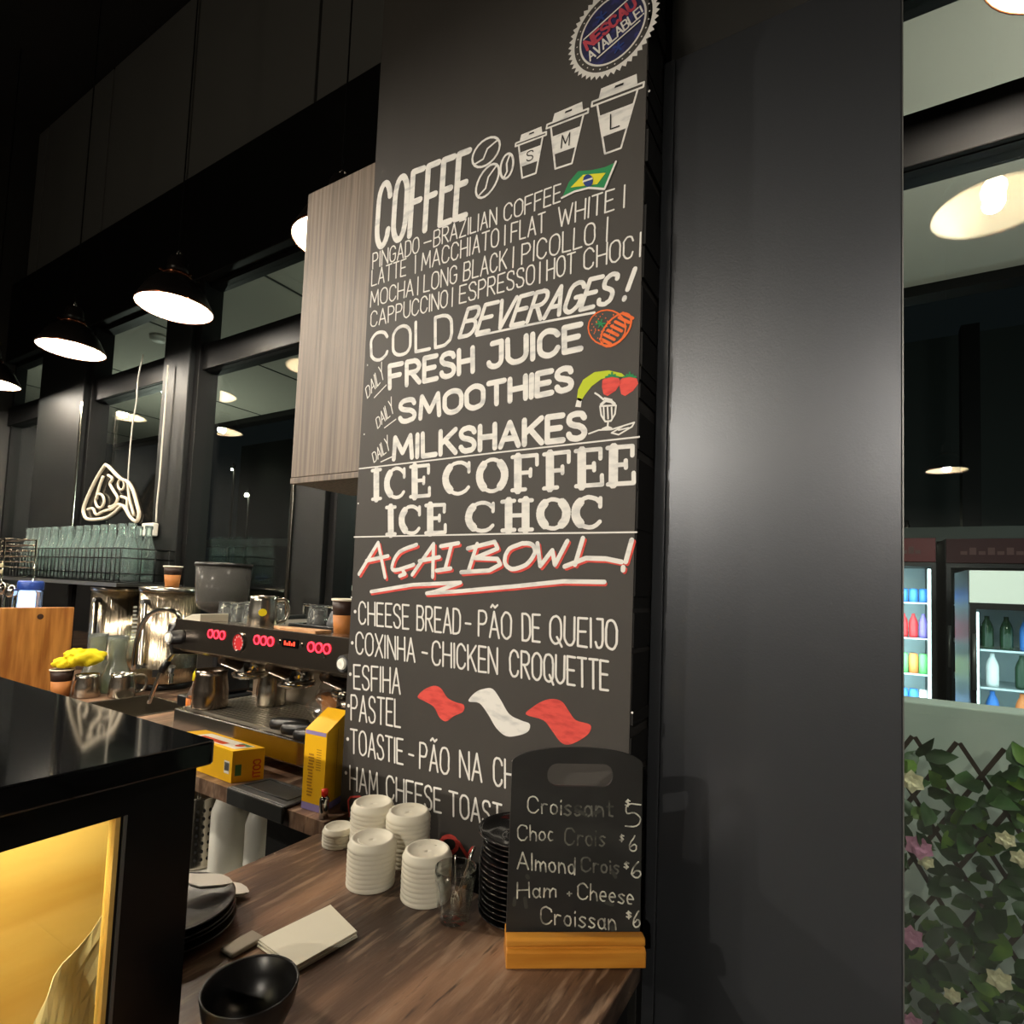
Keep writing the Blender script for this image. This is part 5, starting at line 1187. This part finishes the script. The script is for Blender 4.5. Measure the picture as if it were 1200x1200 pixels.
t = MB(); t.box((CX-.016, WY1-.0065, WZ0), (CX-.0005, WY1-.0045, WZ1)); t.build('black_seal', M['case_black'], pcse)
t = MB(); t.box((CX-.004, WY1-.004, WZ0), (CX+.001, WY1-.0005, WZ1)); t.build('metal_edge', M['trim'], pcse)
t = MB(); t.box((-.885, -.425, .81), (-.87, CYF-.0205, CT-.05)); t.build('wood_lining', M['warm_wood'], pcse)
t = MB(); t.box((-.8695, -.425, .812), (CX-.03, CYF-.0205, .83)); t.build('wood_shelf', M['warm_wood'], pcse)
t = MB(); t.box((CX-.05, -.40, CT-.06), (CX-.03, WY1, CT-.05)); t.build('light_strip', mat('case_light', (1, 1, 1, 1), .5, emit=(1, .86, .6, 1), es=4), pcse)
ld = bpy.data.lights.new('case_light', 'AREA'); ld.shape = 'RECTANGLE'; ld.size, ld.size_y = .04, .75; ld.energy = 5.5; ld.color = (1, .80, .47)
lo = bpy.data.objects.new('case_light', ld); COL.objects.link(lo); lo.parent = pcse; lo.location = Vector((-.762, .0, CT-.05))-Vector(pcse.location)
M['glassine'] = mat('glassine_paper', S(240,226,180), .35, trans=.35, bump=((30,30,30), .4))
t = MB(); N = 12; vs = []; fs = []
rnd = random.Random(4)
for i in range(N+1):
    for j in range(N+1):
        u, v = i/N, j/N; top = EYE-.375-.13*(1-u)**1.4+.010*math.sin(9*u)
        y = .282+.11*u; z = .832+(top-.832)*v; x = -.768+.018*math.sin(9*u+4*v)*math.sin(5*v+2*u)+.006*rnd.random()
        vs.append((x, y, z))
for i in range(N):
    for j in range(N): fs.append([i*(N+1)+j, i*(N+1)+j+1, (i+1)*(N+1)+j+1, (i+1)*(N+1)+j])
t.add(vs, fs)
tag(t.build('paper_bag', M['glassine'], None, 0, .0008), 'crumpled translucent paper bag on the wooden shelf inside the pastry case', 'paper bag')

# ------------------------------------------------------------------ outside, right of the pillar
# trellis with artificial flowers
TY = 2.30; TT = EYE-.1905*TY
M['slat'] = mat('dark_willow', S(54,40,28), .7)
tl = empty('flower_trellis', (.4, TY, .05), 'dark criss-cross willow trellis with leaves and flowers before the pale low wall', 'trellis')
sp_ = .116; dzdx = .098/.058
k = -3
for n in range(-9, 9):
    for sgn, yo in ((1, 0), (-1, .0075)):
        xt = .172+n*sp_+(0.003 if sgn > 0 else -.003); Lx = min(1.0/dzdx, 1e9)
        x0, z0, x1, z1 = xt, TT, xt+sgn*Lx, TT-1.0
        # keep the slat inside the panel
        lo_, hi_ = -.15, .80
        if x0 < lo_ or x0 > hi_: continue
        if x1 < lo_: z1 = z0-(x0-lo_)*dzdx; x1 = lo_
        if x1 > hi_: z1 = z0-(hi_-x0)*dzdx; x1 = hi_
        if abs(x1-x0) < .03: continue
        d = Vector((x1-x0, 0, z1-z0)).normalized(); q = Vector((d.z, 0, -d.x))*.0065
        t = MB(); y = TY+yo; p, r_ = Vector((x0, y, z0)), Vector((x1, y, z1)); th_ = Vector((0, .005, 0))
        t.add([p+q, p-q, r_-q, r_+q, p+q+th_, p-q+th_, r_-q+th_, r_+q+th_], [[0,1,2,3],[7,6,5,4],[0,4,5,1],[1,5,6,2],[2,6,7,3],[3,7,4,0]]); t.build('slat', M['slat'], tl)
for sgn in (1, -1):                            # the lower rows of the lattice start from the sides
    for n in range(1, 9):
        x0 = -.15 if sgn > 0 else .80; z0 = TT-n*2*.098-(.172+.15)/.116*0
        x1 = x0+sgn*.55; z1 = z0-.55*dzdx
        if z1 < .06: x1 = x0+sgn*(z0-.06)/dzdx; z1 = .06
        if z0 < .2: continue
        d = Vector((x1-x0, 0, z1-z0)).normalized(); q = Vector((d.z, 0, -d.x))*.0065; yo = 0 if sgn > 0 else .0075
        t = MB(); p, r_ = Vector((x0, TY+yo, z0)), Vector((x1, TY+yo, z1)); th_ = Vector((0, .005, 0))
        t.add([p+q, p-q, r_-q, r_+q, p+q+th_, p-q+th_, r_-q+th_, r_+q+th_], [[0,1,2,3],[7,6,5,4],[0,4,5,1],[1,5,6,2],[2,6,7,3],[3,7,4,0]]); t.build('slat', M['slat'], tl)
for x in (-.12, .77):
    t = MB(); t.box((x-.012, TY+.013, .0005), (x+.012, TY+.03, TT-.08)); t.build('stake', M['slat'], tl)
def leaf(mb, c, L, w, yaw, pit, roll):
    Mx = Matrix.Rotation(yaw, 3, 'Z') @ Matrix.Rotation(pit, 3, 'X') @ Matrix.Rotation(roll, 3, 'Y'); c = Vector(c)
    o = [(0, 0), (.55, .10), (1, .32), (.85, .58), (.40, .82), (0, 1.0)]
    vs = [c+Mx @ Vector((0, -.004*math.sin(v*3), v*L)) for u, v in o]; R_, L__ = [], []
    r_ = [c+Mx @ Vector((u*w, -.010*u, v*L-.1*L*(u > .5)*(v < .2))) for u, v in o[1:-1]]; l_ = [c+Mx @ Vector((-u*w, -.010*u, v*L)) for u, v in o[1:-1]]
    mb.add(vs+r_+l_, [[0, 6, 1], [1, 6, 7, 2], [2, 7, 8, 3], [3, 8, 9, 4], [4, 9, 5], [0, 1, 10], [1, 2, 11, 10], [2, 3, 12, 11], [3, 4, 13, 12], [4, 5, 13]], True)
M['leaf_dark'] = mat('dark_leaf', S(56,92,44), .45, noise=(S(34,62,32), (9,9,9), 2, .4, .6))
M['leaf_light'] = mat('light_leaf', S(104,140,48), .45, noise=(S(66,104,40), (9,9,9), 2, .4, .6))
rnd = random.Random(21)
for nm, m, cnt in (('foliage', 'leaf_dark', 250), ('young_leaves', 'leaf_light', 80)):
    t = MB()
    for k in range(cnt):
        cl = rnd.random() < .75; cx_, cz_ = rnd.choice(((.17, .98), (.22, .86), (.40, 1.0), (.43, .90), (.30, .80), (.19, .66), (.40, .70), (.20, .45), (.33, .52), (.22, .30), (.42, .38), (.30, .22), (.40, .2), (.55, .8), (.6, .5), (.05, .7)))
        x = rnd.gauss(cx_, .042) if cl else rnd.uniform(-.1, .75); z = rnd.gauss(cz_, .06) if cl else rnd.uniform(.1, 1.0)
        z = min(z, TT-.05+rnd.uniform(-.02, .03))
        leaf(t, (x, TY-rnd.uniform(.015, .075), max(z, .06)), rnd.uniform(.05, .085), rnd.uniform(.018, .032), rnd.uniform(-.9, .9), rnd.uniform(-1.0, .5), rnd.uniform(-2.4, 2.4))
    tag(t.build(nm, M[m], tl), kind='stuff')
M['pink'] = mat('pink_petal', S(206,140,172), .6); M['cream'] = mat('cream_petal', S(232,222,184), .6)
for px, py, m, s in ((1077, 992, 'pink', 1.2), (1067, 1098, 'pink', 1.1), (1068, 1199, 'pink', 1), (1068, 916, 'cream', 1.1), (1171, 1148, 'cream', 1.0), (1116, 1166, 'cream', .7), (1178, 984, 'cream', .8), (1196, 1006, 'cream', .8), (1085, 1010, 'cream', .7)):
    p = on_wall(px, py, TY-.085); t = MB()
    for k in range(6):
        a = k*1.047; leaf(t, p, .034*s, .016*s, .2*math.sin(a), -.3+.3*math.cos(a), a)
    for k in range(4): a = k*1.57+.4; leaf(t, p+Vector((0, -.008, 0)), .022*s, .011*s, .2, -.5, a)
    f = t.build('flower', M[m], tl); f['label'] = ('pink' if m == 'pink' else 'cream')+' artificial flower'

# drinks fridges beyond the low wall
M['fridge_black'] = mat('fridge_black', S(30,31,33), .35); M['fridge_white'] = mat('fridge_white', S(206,210,200), .4); M['lit_header'] = mat('lit_header', S(206,210,200), .4, emit=S(190,204,190), es=.9)
M['dull_script'] = mat('dull_script', S(120,80,78), .5); M['dull_red'] = mat('dull_red', S(70,14,22), .5)
M['fridge_red'] = mat('fridge_red', S(112,22,30), .4, emit=S(150,20,28), es=.03)
M['led'] = mat('cool_led', (1,1,1,1), .5, emit=(.75, .93, 1, 1), es=5.5)
M['inner'] = mat('fridge_lining', S(200,214,218), .5)
M['wire_shelf'] = mat('fridge_shelf', S(190,200,202), .3, metal=.5)
def fridge(x0, x1, y, top, label, head, lit, nsh=5):
    e = empty('drinks_fridge', ((x0+x1)/2, y+.3, 0), label, 'fridge')
    d = .6; w = .03; hb = top-.24
    t = MB(); t.box((x0, y+.03, 0), (x0+w, y+d, top)); t.box((x1-w, y+.03, 0), (x1, y+d, top)); t.box((x0+w, y+d-w, 0), (x1-w, y+d, top)); t.box((x0+w, y+.03, 0), (x1-w, y+d-w, .16)); t.box((x0+w, y+.03, hb), (x1-w, y+d-w, top)); t.build('cabinet', M['fridge_black'], e)
    t = MB(); t.box((x0+w+.001, y+d-w-.012, .162), (x1-w-.001, y+d-w-.002, hb-.002)); t.build('lining', M['inner'] if lit > 1 else M['fridge_black'], e)
    t = MB(); t.box((x0+.004, y+.002, hb+.03), (x1-.004, y+.029, top-.005)); h = t.build('header', M[head], e, .003)
    if head in ('fridge_red', 'dull_red'):
        t = MB()
        for k in range(9): a = x0+.1+k*(x1-x0-.2)/9; t.box((a, y-.0005, hb+.10), (a+(x1-x0)*.06, y+.0018, hb+.13+.03*(k % 2)))
        t.build('header_script', M['dull_script'], h)
    t = MB(); fw_ = .035
    t.box((x0+.002, y, .17), (x0+fw_, y+.028, hb+.02)); t.box((x1-fw_, y, .17), (x1-.002, y+.028, hb+.02)); t.box((x0+fw_, y, .17), (x1-fw_, y+.028, .2)); t.box((x0+fw_, y, hb-.01), (x1-fw_, y+.028, hb+.02))
    dr = t.build('door', M['fridge_black'], e)
    t = MB(); t.box((x0+fw_, y+.012, .2), (x1-fw_, y+.016, hb-.01)); t.build('door_glass', M['pane'], dr)
    t = MB(); t.tube([(x0+.02, y-.03, 1.0), (x0+.02, y-.03, 1.35)], .012, 8); t.cyl((x0+.02, y, 1.02), (x0+.02, y-.03, 1.02), .008, seg=8); t.cyl((x0+.02, y, 1.33), (x0+.02, y-.03, 1.33), .008, seg=8); t.build('handle', M['trim'], dr)
    for x in (x0+.045, x1-.045):
        t = MB(); t.cyl((x, y+.06, .22), (x, y+.06, hb-.03), .011, seg=8); t.build('light_strip', M['led'] if lit > 1 else M['trim'], e)
    sh_ = []
    for k in range(nsh):
        z = .28+(hb-.36)*k/(nsh-1)*.83; t = MB(); t.box((x0+w+.002, y+.09, z), (x1-w-.002, y+d-w-.02, z+.012)); t.build('shelf', M['wire_shelf'], e); sh_.append(z+.0125)
    pl = bpy.data.lights.new('fridge_light', 'AREA'); pl.shape = 'RECTANGLE'; pl.size, pl.size_y = (x1-x0)*.8, hb-.5; pl.energy = lit; pl.color = (.72, .92, 1)
    po = bpy.data.objects.new('fridge_light', pl); COL.objects.link(po); po.parent = e; po.location = (0, y+.075-(y+.3), (hb+.2)/2); po.rotation_euler = (math.pi/2, 0, 0)
    return sh_
shA = fridge(-.02, .61, 6.0, EYE+.565, 'tall lit drinks fridge with a red header just right of the dark pillar', 'fridge_red', 16)
shB = fridge(.68, 1.42, 6.05, EYE+.56, 'dim drinks fridge with a dull red header behind the white-topped one', 'dull_red', .35)
shC = fridge(.635, 1.35, 4.6, EYE+.225, 'white-topped glass fridge at the right edge beyond the low wall', 'lit_header', 4)
def drink(kind, m):
    t = MB()
    if kind == 'can': t.lathe([(0, 0), (.027, 0), (.033, .008), (.033, .11), (.026, .12), (0, .12)], seg=14)
    elif kind == 'pet': t.lathe([(0, 0), (.032, 0), (.034, .02), (.034, .13), (.026, .16), (.013, .19), (.013, .21), (0, .21)], seg=14)
    else: t.lathe([(0, 0), (.036, 0), (.036, .14), (.030, .16), (.030, .17), (0, .17)], seg=14)
    return t
cols = {'blue': mat('blue_can', S(60,120,200), .4), 'violet': mat('violet_can', S(120,100,170), .4), 'green': mat('green_bottle_label', S(110,190,110), .4), 'orange': mat('orange_bottle', S(226,130,70), .4), 'red': mat('red_can', S(190,40,44), .4), 'white': mat('white_carton', S(224,228,226), .5), 'dark': mat('dark_bottle', S(36,60,40), .2)}
lev = ('bottom', 'second', 'third', 'fourth', 'top')
def stock(shelf_z, x0, x1, y, rowdef, where):
    for li, (kind, colours) in rowdef.items():
        n = len(colours)
        base = {}
        for k, cname in enumerate(colours):
            x = x0+(x1-x0)*(k+.5)/n
            if cname not in base: o = drink(kind, 0).build('drink_can' if kind == 'can' else 'drink_bottle', cols[cname]); base[cname] = o
            else: o = base[cname].copy(); COL.objects.link(o)
            o.location = (x, y+.17, shelf_z[li]+.0006); o['category'] = 'drink'; o['group'] = 'drinks in the %s' % where
            o['label'] = '%s %s on the %s shelf of the %s, %s from the left' % (cname, 'can' if kind == 'can' else 'bottle', lev[li], where, ORD[k])
stock(shA, .28, .57, 6.0, {4: ('can', ['violet', 'blue', 'blue', 'blue']), 3: ('pet', ['dark', 'red', 'red', 'violet']), 2: ('tub', ['white', 'green', 'orange', 'green']), 1: ('tub', ['white', 'blue', 'blue', 'white'])}, 'red-topped fridge')
stock(shC, .70, 1.28, 4.6, {4: ('pet', ['dark', 'dark', 'blue', 'dark', 'green', 'dark']), 3: ('pet', ['white', 'dark', 'dark', 'dark']), 2: ('pet', ['blue', 'orange', 'white', 'green'])}, 'white-topped fridge')

# ------------------------------------------------------------------ outside: lights and small fittings seen through the glass
M['flood'] = mat('flood_lens', (1,1,1,1), .4, emit=(.80, 1, .97, 1), es=40)
M['street'] = mat('street_lens', (1,1,1,1), .4, emit=(1, .97, .72, 1), es=40)
zf = zs-EYE
d = ray(192, 458); p = d*((zf-.05)/d.z); dl = empty('canopy_spotlight', (p.x, p.y, zs), 'bright cool white spotlight under the canopy beyond the glass', 'spotlight')
t = MB(); t.lathe([(0, 0), (.035, 0), (.035, -.04), (.03, -.045), (0, -.045)], (p.x, p.y, zs-.0005), 18); t.build('housing', M['frame'], dl)
t = MB(); t.sphere((p.x, p.y, zs-.05), .024, 14); t.build('lens', M['flood'], dl)
for k, (px, py, Y, lab) in enumerate(((289, 580, 8.0, 'nearer yellow-white street lamp seen low through the window'), (272, 550, 8.4, 'smaller white street lamp up left of the yellow-white one'), (1063, 628, 7.2, 'small white street lamp beside the pillar edge above the red fridge'))):
    p = on_wall(px, py, Y); e = empty('street_lamp', (p.x, p.y, 0), lab, 'street lamp'); r_ = (.05, .03, .035)[k]
    t = MB(); t.cyl((p.x, p.y+.06, 0), (p.x, p.y+.06, p.z+.12), .04, .03, 10); t.tube([(p.x, p.y+.06, p.z+.12), (p.x, p.y+.02, p.z+.15), (p.x, p.y, p.z+.09)], .02, 8); t.build('lamp_post', M['frame'], e)
    t = MB(); t.sphere((p.x, p.y, p.z), r_, 14); t.build('lamp_globe', M['street'], e)
d = ray(186, 395); p = d*(zf/d.z); sm = empty('smoke_detector', (p.x, p.y, zs), 'round pale smoke detector on the canopy ceiling behind the brightest lamp', 'smoke detector')
t = MB(); t.lathe([(0, -.001), (.06, -.001), (.06, -.016), (.045, -.034), (.02, -.038), (0, -.038)], (p.x, p.y, zs), 24); t.build('detector_body', M['white_plastic'], sm)
hr = empty('hand_rail', (-3.2, 2.6, 0), 'pale metal rail outside the window beside the board', 'rail')
a, b = on_wall(366, 687, 2.6), on_wall(430, 686, 2.6)
t = MB(); t.cyl((a.x-.02, 2.6, a.z), (-1.2, 2.6, a.z), .018, seg=10); t.build('rail', mat('pale_rail', S(210,212,204), .35), hr)
for x in (a.x+.02, -1.3):
    t = MB(); t.cyl((x, 2.6, 0), (x, 2.6, a.z-.015), .014, seg=8); t.build('post', M['trim'], hr)
